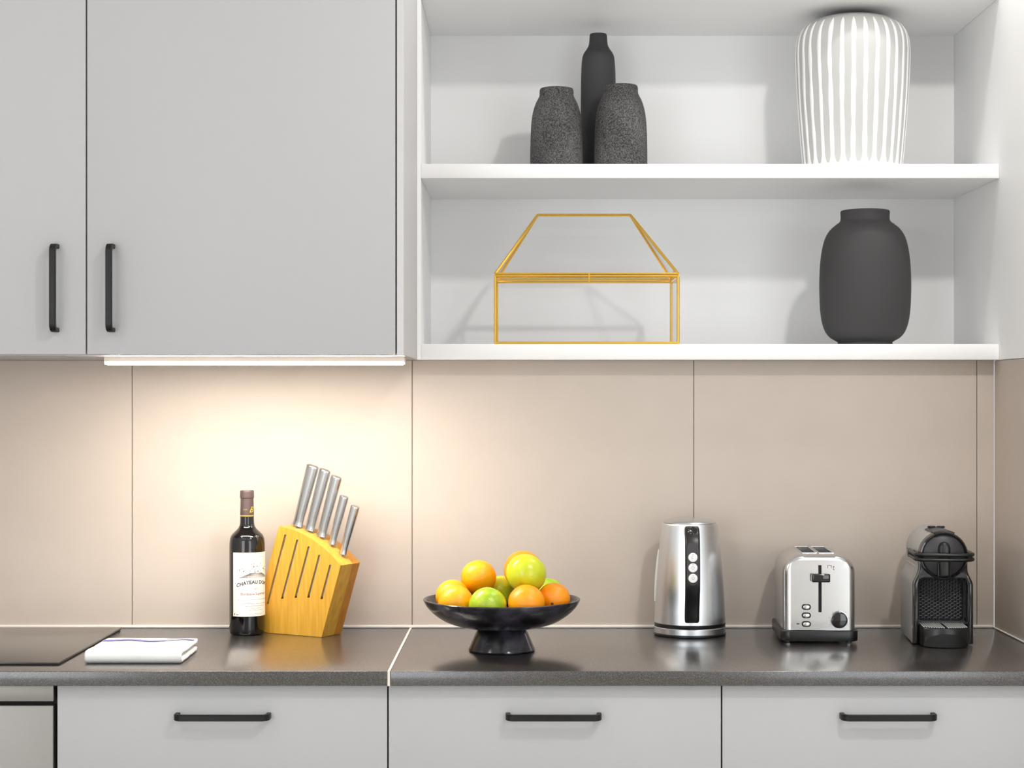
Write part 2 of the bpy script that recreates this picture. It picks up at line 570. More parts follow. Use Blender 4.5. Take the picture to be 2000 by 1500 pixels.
SH1, SH2 = EYE + 0.4939, EYE + 0.1135

# ================================================================== handles
def bar_handle(center, length, direction, depth, width, thick, m='handle'):
    """U shaped bar; center = middle of the mounting line on the door face; direction 'X' or 'Z'; sticks out towards -Y"""
    c = Vector(center)
    d = Vector((1, 0, 0)) if direction == 'X' else Vector((0, 0, 1))
    side = Vector((0, 0, 1)) if direction == 'X' else Vector((1, 0, 0))
    h = length / 2 - thick / 2
    dep = depth - thick / 2
    r = 0.011
    path = []
    path.append(c - d * h)
    for k in range(7):
        a = PI / 2 * k / 6
        path.append(c - d * (h - r + r * math.cos(a)) + Vector((0, -1, 0)) * (dep - r + r * math.sin(a)))
    for k in range(7):
        a = PI / 2 * (1 - k / 6)
        path.append(c + d * (h - r + r * math.cos(a)) + Vector((0, -1, 0)) * (dep - r + r * math.sin(a)))
    path.append(c + d * h)
    return add_strip_sweep(bmesh.new(), path, side, width, thick)

# ================================================================== wall cabinets
DW = 3.36                          # front of the doors
yd = wy(DW)
ZT = 2.36
def wall_cabinet(x0, x1, label, hx, panel=False):
    root_loc = ((x0 + x1) / 2, yd, CAB)
    t = thing('wall_cabinet', label, 'cabinet', root_loc, group='grey wall cabinets')
    part_world('body', box(x0 + 0.0006, x1 + 0.0006, yd + 0.021, -0.0006, CAB + 0.0042, ZT), 'carcass', t, root_loc)  # body coloured dark so the slit beside the door reads as shade
    part_world('bottom_panel', box(x0 + 0.0006, x1 + 0.0006, yd + 0.021, -0.0006, CAB, CAB + 0.004), 'cabinet_edge', t, root_loc)
    d = part_world('door', box(x0 + 0.0014, x1 - 0.0014, yd, yd + 0.019, CAB + 0.0018, ZT, 0.0012, 2), 'cabinet', t, root_loc)
    zt, zb = wz(475, 3.335), wz(648, 3.335)
    h = bar_handle((hx, yd, (zt + zb) / 2), zt - zb, 'Z', 0.031, 0.0118, 0.0085)
    bmesh.ops.translate(h, vec=-Vector(root_loc), verts=h.verts[:])
    tag(finish('handle', h, 'handle', d), 'black bar handle')
    if panel:
        part_world('cover_panel', box(x1 + 0.0012, NL - 0.0004, yd, -0.0006, CAB, ZT, 0.0008, 1), 'cabinet_edge', t, root_loc)
    return t
DR = wx(773.6, DW)
DL = wx(168.5, DW)
wall_cabinet(DL, DR, 'wide grey wall cabinet with the lit strip lamp under it', wx(219, DW), True)
wall_cabinet(DL - 0.588, DL, 'grey wall cabinet cut off by the left picture edge', wx(110, DW))
# under-cabinet lamp
xl0, xl1 = wx(203, 3.45), wx(789.5, 3.45)
yl = wy(3.45)
ll = ((xl0 + xl1) / 2, yl, CAB)
led = thing('strip_lamp', 'slim lit strip lamp mounted under the wide wall cabinet', 'lamp', ll)
W = (xl1 - xl0) / 2
hb = bmesh.new()
add_box(hb, -W, W, 0.0, 0.006, -0.0105, -0.0002, 0.0006, 1)
add_box(hb, -W, W, 0.034, 0.040, -0.0145, -0.0002, 0.0006, 1)
add_box(hb, -W + 0.003, W - 0.003, 0.006, 0.034, -0.006, -0.0002)
add_box(hb, -W, -W + 0.003, 0.006, 0.034, -0.0155, -0.0002)
add_box(hb, W - 0.003, W, 0.006, 0.034, -0.0155, -0.0002)
finish('housing', hb, 'led_case', led)
finish('diffuser', box(-W + 0.0035, W - 0.0035, 0.0002, 0.0335, -0.0160, -0.0107, 0.0015, 2), 'led', led)

# ================================================================== base cabinets, worktops
DB = 3.215
yb = wy(DB)
DC = 3.195
yc = wy(DC)
def base_cabinet(x0, x1, label, hx):
    loc = ((x0 + x1) / 2, yb, 0.0)
    t = thing('base_cabinet', label, 'cabinet', loc, group='grey base cabinets')
    part_world('body', box(x0 + 0.0006, x1 - 0.0006, yb + 0.022, -0.006, 0.1, TOP - 0.0268), 'carcass', t, loc)
    z1 = TOP - 0.0285
    for k, h_ in enumerate((0.178, 0.29, 0.29)):
        z0 = z1 - h_
        d = part_world('drawer', box(x0 + 0.0014, x1 - 0.0014, yb, yb + 0.019, z0, z1, 0.0010, 2), 'cabinet', t, loc)
        hz = wz(1402.5, DB - 0.026) if k == 0 else z1 - 0.052
        h = bar_handle((hx, yb, hz), 0.173, 'X', 0.0295, 0.0112, 0.0085)
        bmesh.ops.translate(h, vec=-Vector(loc), verts=h.verts[:])
        tag(finish('handle', h, 'handle', d), 'black bar handle')
        z1 = z0 - 0.004
    part_world('plinth', box(x0, x1, yb + 0.06, yb + 0.075, 0.001, 0.0995), 'carcass', t, loc)
    return t
E0, E1, E2, E3 = wx(110.5, DB), wx(757.5, DB), wx(1409.5, DB), wx(1409.5, DB) + 0.6055
base_cabinet(E0, E1, 'grey drawer cabinet below the folded towel, next to the steel oven', wx(431.5, DB - 0.026))
base_cabinet(E1, E2, 'grey drawer cabinet below the fruit bowl', wx(1081.5, DB - 0.026))
base_cabinet(E2, E3, 'grey drawer cabinet below the toaster', wx(1738.5, DB - 0.026))

# built-in oven at the left
ox0, ox1 = -1.452, wx(110.5, DB)
ol = ((ox0 + ox1) / 2, yb, 0.0)
oven = thing('built_in_oven', 'brushed steel built-in oven at the lower left corner', 'oven', ol)
part_world('body', box(ox0 + 0.002, ox1 - 0.0008, yb + 0.021, -0.006, 0.1, TOP - 0.0268), 'carcass', oven, ol)
oxr = wx(104.5, DB)
part_world('control_panel', box(ox0 + 0.004, oxr, yb, yb + 0.02, wz(1370, DB), TOP - 0.0285, 0.0012, 2), 'steel', oven, ol)
od = part_world('door', box(ox0 + 0.004, oxr, yb - 0.001, yb + 0.02, 0.32, wz(1377.5, DB), 0.0025, 3), 'steel', oven, ol)
h = bar_handle(((ox0 + oxr) / 2 - 0.0, yb, wz(1377.5, DB) - 0.17), 0.44, 'X', 0.04, 0.014, 0.011)
bmesh.ops.translate(h, vec=-Vector(ol), verts=h.verts[:])
finish('handle', h, 'chrome', od)

# worktops
def worktop(x0, x1, label):
    o = finish('worktop', box(x0, x1, yc, -0.0006, TOP - 0.0265, TOP, 0.0014, 3), 'counter')
    return tag(o, label, 'worktop')
worktop(-2.2, -0.2517, 'dark speckled worktop slab under the hob and knife block')
worktop(-0.2467, XR - 0.0004, 'dark speckled worktop slab under the fruit bowl and appliances')
bm = box(-0.2515, -0.2469, yc - 0.0004, -0.0006, TOP - 0.002, TOP + 0.0005, 0.0003, 1)
add_box(bm, -0.2515, -0.2469, yc - 0.0006, yc + 0.003, TOP - 0.0265, TOP - 0.002)
tag(finish('joint_profile', bm, 'joint'), 'pale strip joining the two dark worktop slabs', 'trim strip')

# hob
hx1 = -0.860
hl = ((-1.45 + hx1) / 2, wy(3.515), TOP)
hob = thing('cooking_hob', 'flat black glass hob set on the worktop at the left edge', 'hob', hl)
part_world('glass_plate', box(-1.45, hx1, wy(3.264), wy(3.766), TOP + 0.0022, TOP + 0.0058, 0.0008, 2), 'hob_glass', hob, hl)
part_world('gasket', box(-1.448, hx1 - 0.002, wy(3.266), wy(3.764), TOP + 0.0002, TOP + 0.0021), 'gasket', hob, hl)

# ================================================================== folded towel
tx0, tx1 = wx(163, 3.275), wx(353, 3.275)
ty0, ty1 = wy(3.277), wy(3.462)
tl = ((tx0 + tx1) / 2, (ty0 + ty1) / 2, TOP)
towel = thing('kitchen_towel', 'folded white towel with a thin blue stripe beside the hob', 'towel', tl)
TW, TD = (tx1 - tx0) / 2, (ty1 - ty0) / 2
def towel_sheet(center, half_t, x_half, seed, nx=44, bumps=1.0):
    """thick cloth band along a centre line in the (y, z) plane, rounded off on all open edges"""
    cl = [Vector((0, p[0], p[1])) for p in center]
    ns = len(cl)
    nor = []
    for i in range(ns):
        t = (cl[min(i + 1, ns - 1)] - cl[max(i - 1, 0)]).normalized()
        nor.append(Vector((0, -t.z, t.y)))
    def point(u, i, side):
        ex = max(0.0, abs(u) - 0.95) / 0.05
        dist = min(i, ns - 1 - i)
        es = max(0.0, 1 - dist / 2.0) * 0.97
        ex = ex * (0.97 if dist < 2 else 1.0)
        e = min(1.0, max(ex, es))
        f = math.sqrt(max(0.0, 1 - e * e))
        x = x_half * u * (1 - 0.045 * max(0.0, 1 - dist / 4.0) ** 2 * ex)
        c = cl[i]
        n1 = noise.noise(Vector((x * 20, c.y * 20, c.z * 40 + seed)))
        n2 = noise.noise(Vector((c.y * 24, c.z * 60, seed + 9)))
        p = Vector((x + n2 * 0.0022, c.y, c.z)) + nor[i] * (side * half_t * f)
        p.y += noise.noise(Vector((x * 16, seed, 2))) * 0.0012
        if c.z > 0.009: p.z += n1 * 0.0013 * bumps
        return p
    return point, ns
def sheet_mesh(point, ns, nx=44):
    bm = bmesh.new()
    us = [math.sin((-1 + 2 * k / nx) * PI / 2) for k in range(nx + 1)]
    A = [[bm.verts.new(point(u, i, 1)) for i in range(ns)] for u in us]
    B = [[bm.verts.new(point(u, i, -1)) for i in range(ns)] for u in us]
    for k in range(nx):
        for i in range(ns - 1):
            bm.faces.new((A[k][i], A[k + 1][i], A[k + 1][i + 1], A[k][i + 1]))
            bm.faces.new((B[k][i], B[k][i + 1], B[k + 1][i + 1], B[k + 1][i]))
    bmesh.ops.remove_doubles(bm, verts=bm.verts[:], dist=0.00003)
    return bm
# outer layer folded round the front edge, an inner layer tucked between
zlo, zhi, ht = 0.0052, 0.0200, 0.0048
rf = (zhi - zlo) / 2
cen = [(TD - 0.004 - (2 * TD - rf - 0.006) * k / 16, zlo) for k in range(17)]
yfc = -TD + rf + 0.0048
cen += [(yfc - rf * math.sin(PI * k / 10), zlo + rf - rf * math.cos(PI * k / 10)) for k in range(1, 10)]
cen += [(yfc + (TD - yfc) * k / 20, zhi) for k in range(0, 21)]
tp, tns = towel_sheet(cen, ht, TW, 1.0)
finish('outer_fold', sheet_mesh(tp, tns), 'towel', towel, 80)
ip, ins_ = towel_sheet([(-TD + 0.016 + (2 * TD - 0.024) * k / 14, 0.0126) for k in range(15)], 0.0022, TW - 0.004, 5.0, bumps=0.0)
finish('inner_fold', sheet_mesh(ip, ins_, 30), 'towel', towel, 80)
# stripe woven near the rear edge of the top layer
bm = bmesh.new()
prev = None
for k in range(71):
    u = -0.955 + 1.93 * k / 70
    fi = tns - 1 - 5.6 - 0.9 * math.sin(u * 5.4 + 0.9) + 0.9 * max(0.0, u - 0.4)
    row = []
    for s_ in (-0.8, 0.8):
        g = fi + s_
        i0 = int(g); t = g - i0
        p = tp(u, i0, 1) * (1 - t) + tp(u, i0 + 1, 1) * t
        p2 = tp(u, i0, -1) * (1 - t) + tp(u, i0 + 1, -1) * t
        q = p if p.z > p2.z else p2
        row.append(bm.verts.new(q + Vector((0, 0, 0.0017))))
    if prev: bm.faces.new((prev[0], row[0], row[1], prev[1]))
    prev = row
tag(finish('stripe', bm, 'stripe_blue', towel), 'thin blue stripe')

# ================================================================== wine bottle
DBt = 3.70
bl = (wx(482.6, DBt), wy(DBt), TOP + 0.0003)
bottle = thing('wine_bottle', 'dark wine bottle with cream label and brown capsule beside the knife block', 'bottle', bl)
def bz(py): return 0.4917 - (py - CY) * DBt / F
R = 0.0369
prof = [(0, 0.004), (0.024, 0.002), (0.031, 0.0), (0.0345, 0.001), (0.0364, 0.0045), (R, 0.012), (R, 0.05), (R, 0.12), (R, 0.182), (0.0366, 0.189)]
prof += smooth_profile([(0.0366, 0.189), (0.0354, 0.1985), (0.0322, 0.2063), (0.0262, 0.2128), (0.0198, 0.2190), (0.0160, 0.2250), (0.0147, 0.2320), (0.0143, 0.2420)], 4)[1:]
prof += [(0.0141, 0.2475), (0.0, 0.2475)]
finish('glass_body', lathe(prof, 72), 'bottle', bottle, 60)
zc0 = bz(1009.5)
cp = [(0.0, zc0 + 0.0005), (0.01445, zc0), (0.0146, zc0 + 0.0005), (0.0139, bz(990)), (0.0136, bz(974.5)), (0.0136, bz(973.6)), (0.0146, bz(972.2)), (0.0147, bz(966)), (0.0144, bz(964.8)), (0.0146, bz(963.5)), (0.0143, bz(959.6)), (0.0135, bz(958)), (0.0, bz(958))]
capsule = finish('capsule', lathe(cp, 48), 'capsule', bottle, 30)
finish('gold_band', lathe([(0.01452, bz(1007.9)), (0.01476, bz(1007.8)), (0.01470, bz(1006.3)), (0.0144, bz(1006.2))], 48, cap=False), 'gold_print', capsule)

def wrap(bm, vs_, fs, r, a0, z0, arch=0.0, xc=0.0, rfun=None):
    new = []
    for v in vs_:
        x, y = v.x, v.y - arch * (v.x - xc) ** 2
        z = z0 + y
        rr = rfun(z) if rfun else r
        a = a0 + x / rr
        new.append(bm.verts.new((rr * math.sin(a), -rr * math.cos(a), z)))
    for f in fs:
        try: bm.faces.new([new[i] for i in f])
        except ValueError: pass
VIEW = math.atan2(-bl[0], WALL + bl[1])          # the bottle is seen a little from its right
def ang(px): return math.asin(max(-1, min(1, (px - 482.6) * DBt / F / R))) + VIEW
lz0, lz1 = bz(1200.5), bz(1077)
la0 = ang(456.3)
la1 = la0 + math.radians(160)
bm = bmesh.new()
prev = None
RL = R + 0.0004
for k in range(49):
    a = la0 + (la1 - la0) * k / 48
    row = [bm.verts.new((rr * math.sin(a), -rr * math.cos(a), z)) for rr, z in ((R - 0.0005, lz0), (RL, lz0), (RL, lz1), (R - 0.0005, lz1))]
    if prev:
        for i in range(3): bm.faces.new((prev[i], row[i], row[i + 1], prev[i + 1]))
    prev = row
label = finish('paper_label', bm, 'label', bottle)
RT = RL + 0.00012
def label_text(body, size, px, py, m, arch=0.0, xc=0.0, spacing=1.0, bold=0.0, shear=0.0, name='lettering'):
    vs_, fs = text_geometry(body, size, spacing, shear, bold)
    bm = bmesh.new()
    wrap(bm, vs_, fs, RT, ang(px), bz(py), arch, xc)
    return finish(name, bm, m, label)
label_text('CHATEAU DOM', 0.0100, 462.6, 1137.2, 'dark_print', arch=4.6, xc=0.040, bold=0.00035, spacing=1.02)
label_text('2021', 0.0052, 495.4, 1149.0, 'dark_print')
M['wine_print'] = mat('wine_print', (120, 66, 62), 0.6)
label_text('Bordeaux Sup\u00e9rieur', 0.0078, 470.3, 1159.2, 'wine_print', bold=0.00008, spacing=0.96)
# faint rows of small print and the engraved vineyard view
def arc_dash(bm, x0, x1, y0, y1, a0):
    n = max(1, int((x1 - x0) / 0.003))
    prev = None
    for k in range(n + 1):
        x = x0 + (x1 - x0) * k / n
        a = a0 + x / RT
        row = [bm.verts.new((RT * math.sin(a), -RT * math.cos(a), z)) for z in (y0, y1)]
        if prev: bm.faces.new((prev[0], row[0], row[1], prev[1]))
        prev = row
AC = la0 + math.radians(80)                      # label centre line
rnd = random.Random(3)
bm = bmesh.new()
for (py, half, hgt) in ((1086, 0.022, 0.0007), (1168.3, 0.040, 0.0008), (1176, 0.030, 0.0009), (1180.5, 0.024, 0.0009), (1185, 0.012, 0.0007), (1188.5, 0.018, 0.0007), (1195.5, 0.016, 0.0007), (1198, 0.014, 0.0006)):
    x = -half
    while x < half:
        l = rnd.uniform(0.001, 0.0042)
        arc_dash(bm, x, min(x + l, half), bz(py) - hgt / 2, bz(py) + hgt / 2, AC)
        x += l + rnd.uniform(0.0005, 0.0012)
tag(finish('small_print', bm, M['grey_print'], label), kind='stuff')
bm = bmesh.new()
arc_dash(bm, -0.0488, -0.0466, bz(1198), bz(1194.5), AC)
arc_dash(bm, -0.0440, -0.0380, bz(1197.6), bz(1196.3), AC)
# vineyard rows fanning from the chateau
def lab(x, z):
    a = AC + x / RT
    return (RT * math.sin(a), -RT * math.cos(a), z)
def stroke(bm, p, q, w):
    n = 4
    px_, pz = q[0] - p[0], q[1] - p[1]
    L = math.hypot(px_, pz) or 1e-6
    nx_, nz_ = -pz / L * w / 2, px_ / L * w / 2
    prev = None
    for k in range(n + 1):
        t = k / n
        x, z = p[0] + px_ * t, p[1] + pz * t
        row = [bm.verts.new(lab(x - nx_, z - nz_)), bm.verts.new(lab(x + nx_, z + nz_))]
        if prev: bm.faces.new((prev[0], row[0], row[1], prev[1]))
        prev = row
zt_, zb_ = bz(1117), bz(1126.5)
for k in range(-11, 12):
    for s in range(5):
        t0, t1 = s / 5, s / 5 + 0.14
        xa, xb = k * 0.0012, k * 0.0034
        stroke(bm, (xa + (xb - xa) * t0, zt_ + (zb_ - zt_) * t0), (xa + (xb - xa) * t1, zt_ + (zb_ - zt_) * t1), 0.0012)
for k in range(26):
    x = rnd.uniform(-0.036, 0.036); z = bz(rnd.uniform(1106, 1116))
    stroke(bm, (x, z), (x + rnd.uniform(0.002, 0.006), z + rnd.uniform(-0.0005, 0.0007)), 0.0007)
for (x, py, r) in ((-0.036, 1110.5, 0.0013), (-0.027, 1113, 0.0011), (0.004, 1113.5, 0.0015), (0.02, 1109, 0.0014), (-0.006, 1104.5, 0.0014), (0.002, 1104, 0.0012)):
    for q in range(5):
        a = q * PI / 5
        stroke(bm, (x - r * math.cos(a), bz(py) - r * math.sin(a)), (x + r * math.cos(a), bz(py) + r * math.sin(a)), 0.0006)
for k in range(22):
    x = rnd.uniform(-0.016, 0.016); z = bz(rnd.uniform(1098, 1105))
    stroke(bm, (x, z), (x + rnd.uniform(-0.003, 0.004), z + rnd.uniform(-0.001, 0.0014)), 0.0006)
for k in range(9):
    z = bz(1092 + k * 1.6)
    x = rnd.uniform(-0.038, -0.02)
    stroke(bm, (x, z), (x + rnd.uniform(0.008, 0.02), z + rnd.uniform(-0.001, 0.001)), 0.0005)
tag(finish('vineyard_print', bm, mat('engraving_print', (92, 86, 82), 0.7), label), kind='stuff')
# gold lettering on the capsule
def cap_r(z):
    t = (z - bz(1007)) / (bz(974.5) - bz(1007))
    return 0.0147 + (0.0136 - 0.0147) * max(0, min(1, t)) + 0.00025
bm = bmesh.new()
vs_, fs = text_geometry('BOR', 0.0036, 1.35)
wrap(bm, vs_, fs, 0.0143, math.asin((475.5 - 482.6) * DBt / F / 0.0143) + VIEW, bz(995.8), rfun=cap_r)
vs_, fs = text_geometry('B', 0.0175, 1.0, 0.45, 0.0)
wrap(bm, vs_, fs, 0.0143, math.asin((486.0 - 482.6) * DBt / F / 0.0143) + VIEW, bz(1000.5), rfun=cap_r)
finish('capsule_lettering', bm, 'gold_print', capsule)

# ================================================================== knife block and knives
KX, KD = -0.580, 3.738
kyaw = -math.radians(30)
KW, KT, SHEAR = 0.182, 0.068, 0.32
block = thing('knife_block', 'slanted bamboo knife block with five slots, next to the bottle', 'knife block', (KX, wy(KD), TOP + 0.0004), kyaw)
def ktop(x):
    u = max(0.0, min(1.0, x / KW))
    return 0.2236 - 0.016 * u - 0.058 * u * u
SLOTS = [(0.125, 0.2069, 0.0597), (0.312, 0.1977, 0.0726), (0.496, 0.1850, 0.0762), (0.674, 0.1689, 0.0786), (0.86, 0.1497, 0.0777)]
def board(y0, y1, half, open_top, m, name):
    xs = set([0.0, KW])
    for u, zt, zb in SLOTS:
        xs |= {u * KW - half, u * KW + half}
    for k in range(21): 
        x = KW * k / 20
        if all(abs(x - s) > 0.0015 for s in xs): xs.add(x)
    xs = sorted(xs)
    lv = sorted({0.0} | {zb for _, _, zb in SLOTS} | ({zt for _, zt, _ in SLOTS} if not open_top else set()))
    # rows: fixed levels are squeezed under the curved top
    zlist = lv
    def zfun(x):
        t = ktop(x)
        return [min(z, t - 0.0005 * (len(zlist) - i)) for i, z in enumerate(zlist)] + [t]
    def is_open(c, r):
        if half <= 0: return False
        xm = (xs[c] + xs[c + 1]) / 2
        for u, zt, zb in SLOTS:
            if abs(xm - u * KW) < half:
                lo = zlist[r]
                hi = zlist[r + 1] if r + 1 < len(zlist) else 9
                if lo >= zb - 1e-6 and (open_top or hi <= zt + 1e-6): return True
        return False
    return finish(name, plate_with_holes(xs, is_open, zfun, y0, y1, SHEAR), m, block, 30)
board(0.0, 0.0028, 0.0030, False, 'bamboo', 'front_board')
board(0.0029, 0.0425, 0.0045, False, 'bamboo', 'slotted_board')
board(0.0426, KT, 0.0, True, 'bamboo_dark', 'rear_board')
KNIVES = [(0.3498, 0.0142, 0.0098, 'widest steel knife handle, leftmost in the bamboo block'),
          (0.3420, 0.0130, 0.0095, 'second steel-handled knife from the left in the bamboo block'),
          (0.3286, 0.0126, 0.0092, 'middle steel-handled knife of the five in the bamboo block'),
          (0.2886, 0.0100, 0.0080, 'fourth steel-handled knife from the left, slim, in the bamboo block'),
          (0.2693, 0.0098, 0.0080, 'rightmost and lowest steel-handled knife in the bamboo block')]
rot = Matrix.Rotation(kyaw, 3, 'Z')
axis_l = Vector((SHEAR, 0, 1)).normalized()
for (u, zt, zb), (ztop, hw, hd, labl) in zip(SLOTS, KNIVES):
    x0 = u * KW + 0.002
    z0 = ktop(u * KW)
    # a knife's own frame: x, y as in the block, z along the slanted handle
    base = Vector((x0 + SHEAR * z0, 0.031, z0))
    wl = rot @ base + Vector((KX, wy(KD), TOP + 0.0004))
    k = bpy.data.objects.new('kitchen_knife', None)
    C.objects.link(k)
    k.empty_display_size = 0.03
    k.location = wl
    k.rotation_euler = (Matrix.Rotation(kyaw, 3, 'Z') @ Matrix.Rotation(math.atan(SHEAR), 3, 'Y')).to_euler()
    tag(k, labl, 'knife', 'knives in the bamboo block')
    L = (ztop - z0) * math.sqrt(1 + SHEAR * SHEAR)
    bm = bmesh.new()
    prev = None
    rings = []
    prof = [(0.004, 0.92, 0.80), (0.008, 0.86, 0.70), (0.016, 0.80, 0.72), (0.035, 0.82, 0.85), (L * 0.6, 0.92, 0.95), (L - 0.004, 1.0, 1.0), (L - 0.001, 0.99, 0.99), (L, 0.94, 0.94)]
    for (z, fx, fy) in prof:
        rings.append([bm.verts.new((hw * fx * math.cos(2 * PI * q / 28), hd * fy * math.sin(2 * PI * q / 28), z)) for q in range(28)])
    for A, B in zip(rings[:-1], rings[1:]):
        for q in range(28):
            bm.faces.new((A[q], A[(q + 1) % 28], B[(q + 1) % 28], B[q]))
    bm.faces.new(rings[0]); bm.faces.new(rings[-1])
    finish('handle', bm, 'steel_soft', k, 40)
    # blade, lying in its slot behind the front board
    bm = bmesh.new()
    zlow = (zb - z0) * math.sqrt(1 + SHEAR * SHEAR) + 0.004
    def kb(x, y, z): return bm.verts.new((x, y, z))
    poly = [(-0.0060, -0.0035), (0.0020, -0.0035), (0.0020, zlow), (-0.0060, zlow)]
    A = [kb(x, -0.0279, z) for x, z in poly]; B = [kb(x, -0.0262, z) for x, z in poly]
    bm.faces.new(A); bm.faces.new(B)
    for q in range(4): bm.faces.new((A[q], A[(q + 1) % 4], B[(q + 1) % 4], B[q]))
    add_box(bm, -0.004, 0.0008, -0.0262, 0.004, -0.030, -0.004)
    add_box(bm, -0.004, 0.0008, -0.004, 0.004, -0.004, 0.0045)
    finish('blade', bm, 'steel_soft', k)

# ================================================================== fruit bowl
BD = 3.456
bx = wx(980, BD)
bowl = thing('fruit_bowl', 'dark polished stone fruit bowl on a flared foot', 'bowl', (bx, wy(BD), TOP + 0.0003))
outer = smooth_profile([(0.046, 0.0440), (0.075, 0.0475), (0.105, 0.0560), (0.130, 0.0710), (0.146, 0.0870), (0.1525, 0.0985)], 5)
inner = smooth_profile([(0.1462, 0.0995), (0.1395, 0.0890), (0.124, 0.0735), (0.100, 0.0605), (0.070, 0.0535), (0.030, 0.0515)], 5)
finish('dish', lathe([(0, 0.0435)] + outer + [(0.1526, 0.1000), (0.1515, 0.1012), (0.1480, 0.1012)] + inner + [(0, 0.0513)], 96), 'bowl', bowl, 40)
finish('foot', lathe([(0, 0.0), (0.0600, 0.0), (0.0640, 0.0012), (0.0648, 0.0035), (0.0635, 0.0060), (0.0575, 0.0200), (0.0510, 0.0350), (0.0475, 0.0425), (0.0465, 0.0436), (0, 0.0436)], 72), 'bowl', bowl, 35)

def orange_mesh(r, squash=0.96):
    bm = bmesh.new()
    bmesh.ops.create_uvsphere(bm, u_segments=40, v_segments=26, radius=r)
    for v in bm.verts:
        n = noise.noise(v.co * 38) * 0.0006
        v.co += v.co.normalized() * n
        v.co.z *= squash
    return bm
def apple_mesh(r):
    prof = []
    for k in range(33):
        t = PI * k / 32
        # apple outline: dimples at both poles, wider above the middle
        rr = r * math.sin(t) * (1.0 + 0.05 * math.cos(t))
        h = r * 0.93 * math.cos(t)
        d = math.exp(-(math.sin(t) / 0.33) ** 2)
        h -= math.copysign(1, math.cos(t)) * d * r * (0.2 if math.cos(t) > 0 else 0.12)
        prof.append((max(rr, 0.0) if 0 < k < 32 else 0.0, h))
    bm = lathe(prof[::-1], 48)
    for v in bm.verts:
        a = math.atan2(v.co.x, v.co.y)
        f = 1 + 0.012 * math.cos(5 * a) * (1 if v.co.z < 0 else 0.4)
        v.co.x *= f; v.co.y *= f
    return bm
FR = [  # kind, px, depth, height above worktop, radius, tilt, material, label
    ('orange', 890.6, 3.413, 0.0984, 0.0340, (-1.2, 0.3), 'orange', 'orange at the front left of the fruit bowl'),
    ('orange', 884.0, 3.492, 0.1012, 0.0335, (-1.3, -0.6), 'orange', 'orange at the far left, mostly hidden behind another orange'),
    ('orange', 934.9, 3.526, 0.1350, 0.0353, (-1.0, -0.3), 'orange', 'orange resting on top at the left of the fruit pile'),
    ('apple', 952.5, 3.372, 0.0960, 0.0362, (-1.0, 0.5), 'apple_green', 'speckled green apple lying at the front centre of the bowl'),
    ('apple', 978.4, 3.566, 0.1040, 0.0305, (-1.3, 0.2), 'apple', 'green apple half hidden in the gap between the two highest fruits'),
    ('apple', 1027.3, 3.421, 0.1525, 0.0391, (-0.75, 0.35), 'apple', 'large yellow-green apple on top of the fruit pile'),
    ('orange', 1022.2, 3.537, 0.1492, 0.0389, (-0.9, 0.1), 'orange_deep', 'orange behind the large yellow-green apple at the top'),
    ('orange', 1028.5, 3.366, 0.1025, 0.0353, (-1.2, 0.5), 'orange_deep', 'orange at the front right, under the large apple'),
    ('orange', 1081.3, 3.415, 0.1040, 0.0320, (1.75, 0.62), 'orange_deep', 'rightmost orange in the bowl with a dark navel'),
    ('apple', 1070.7, 3.511, 0.1027, 0.0325, (-1.2, 0.3), 'apple_green', 'green apple peeping out behind the rightmost orange'),
]
for kind, px, d, h_, r, tilt, m, labl in FR:
    loc = (wx(px, d), wy(d), TOP + h_)
    t = thing(kind if kind == 'orange' else 'green_apple', labl, 'orange' if kind == 'orange' else 'apple', loc, group='fruit in the bowl')
    t.rotation_euler = (tilt[0], tilt[1], 0)
    if kind == 'orange':
        finish('peel', orange_mesh(r), m, t, 80)
        bm = lathe([(0.0, -0.001), (0.0022, -0.0002), (0.0026, 0.0006), (0.0016, 0.0010), (0.0, 0.0008)], 10, center=(0, 0, r * 0.958))
        finish('navel', bm, 'stem', t)
    else:
        finish('flesh', apple_mesh(r), m, t, 80)
        finish('stem', tube([(0, 0, r * 0.70), (0.0006, 0, r * 0.86), (0.002, 0.0005, r * 1.02)], [0.0012, 0.001, 0.0014], 8), 'stem', t)

# ================================================================== kettle
KDk = 3.70
kl = (wx(1347.3, KDk), wy(KDk), TOP + 0.0003)
kettle = thing('electric_kettle', 'brushed steel electric kettle with black handle and three white buttons', 'kettle', kl, math.radians(-2))
finish('base_ring', lathe([(0, 0), (0.0735, 0), (0.0752, 0.0012), (0.0752, 0.0035), (0.0738, 0.0045), (0, 0.0045)], 72), 'black_plastic', kettle)
finish('base_plate', lathe([(0, 0.0046), (0.0738, 0.0046), (0.0745, 0.0055), (0.0745, 0.0165), (0.0737, 0.0175), (0, 0.0175)], 96), 'steel_lathe', kettle)
finish('base_gap', lathe([(0, 0.0176), (0.0722, 0.0176), (0.0730, 0.0185), (0.0742, 0.0215), (0.0742, 0.0252), (0.0735, 0.0258), (0, 0.0258)], 72), 'black_plastic', kettle)
body = smooth_profile([(0.0738, 0.0260), (0.0736, 0.0300), (0.0722, 0.0650), (0.0698, 0.1050), (0.0665, 0.1450), (0.0630, 0.1850), (0.0596, 0.2200), (0.0586, 0.2290)], 4)
finish('steel_body', lathe([(0, 0.0259)] + body + [(0.0580, 0.2308), (0.0565, 0.2312), (0, 0.2312)], 112), 'steel_lathe', kettle, 40)
lid = finish('lid', lathe([(0, 0.2313), (0.0548, 0.2313), (0.0553, 0.2325), (0.0540, 0.2345), (0.045, 0.2382), (0.03, 0.2410), (0.012, 0.2425), (0, 0.2427)], 80), 'steel_soft', kettle, 40)
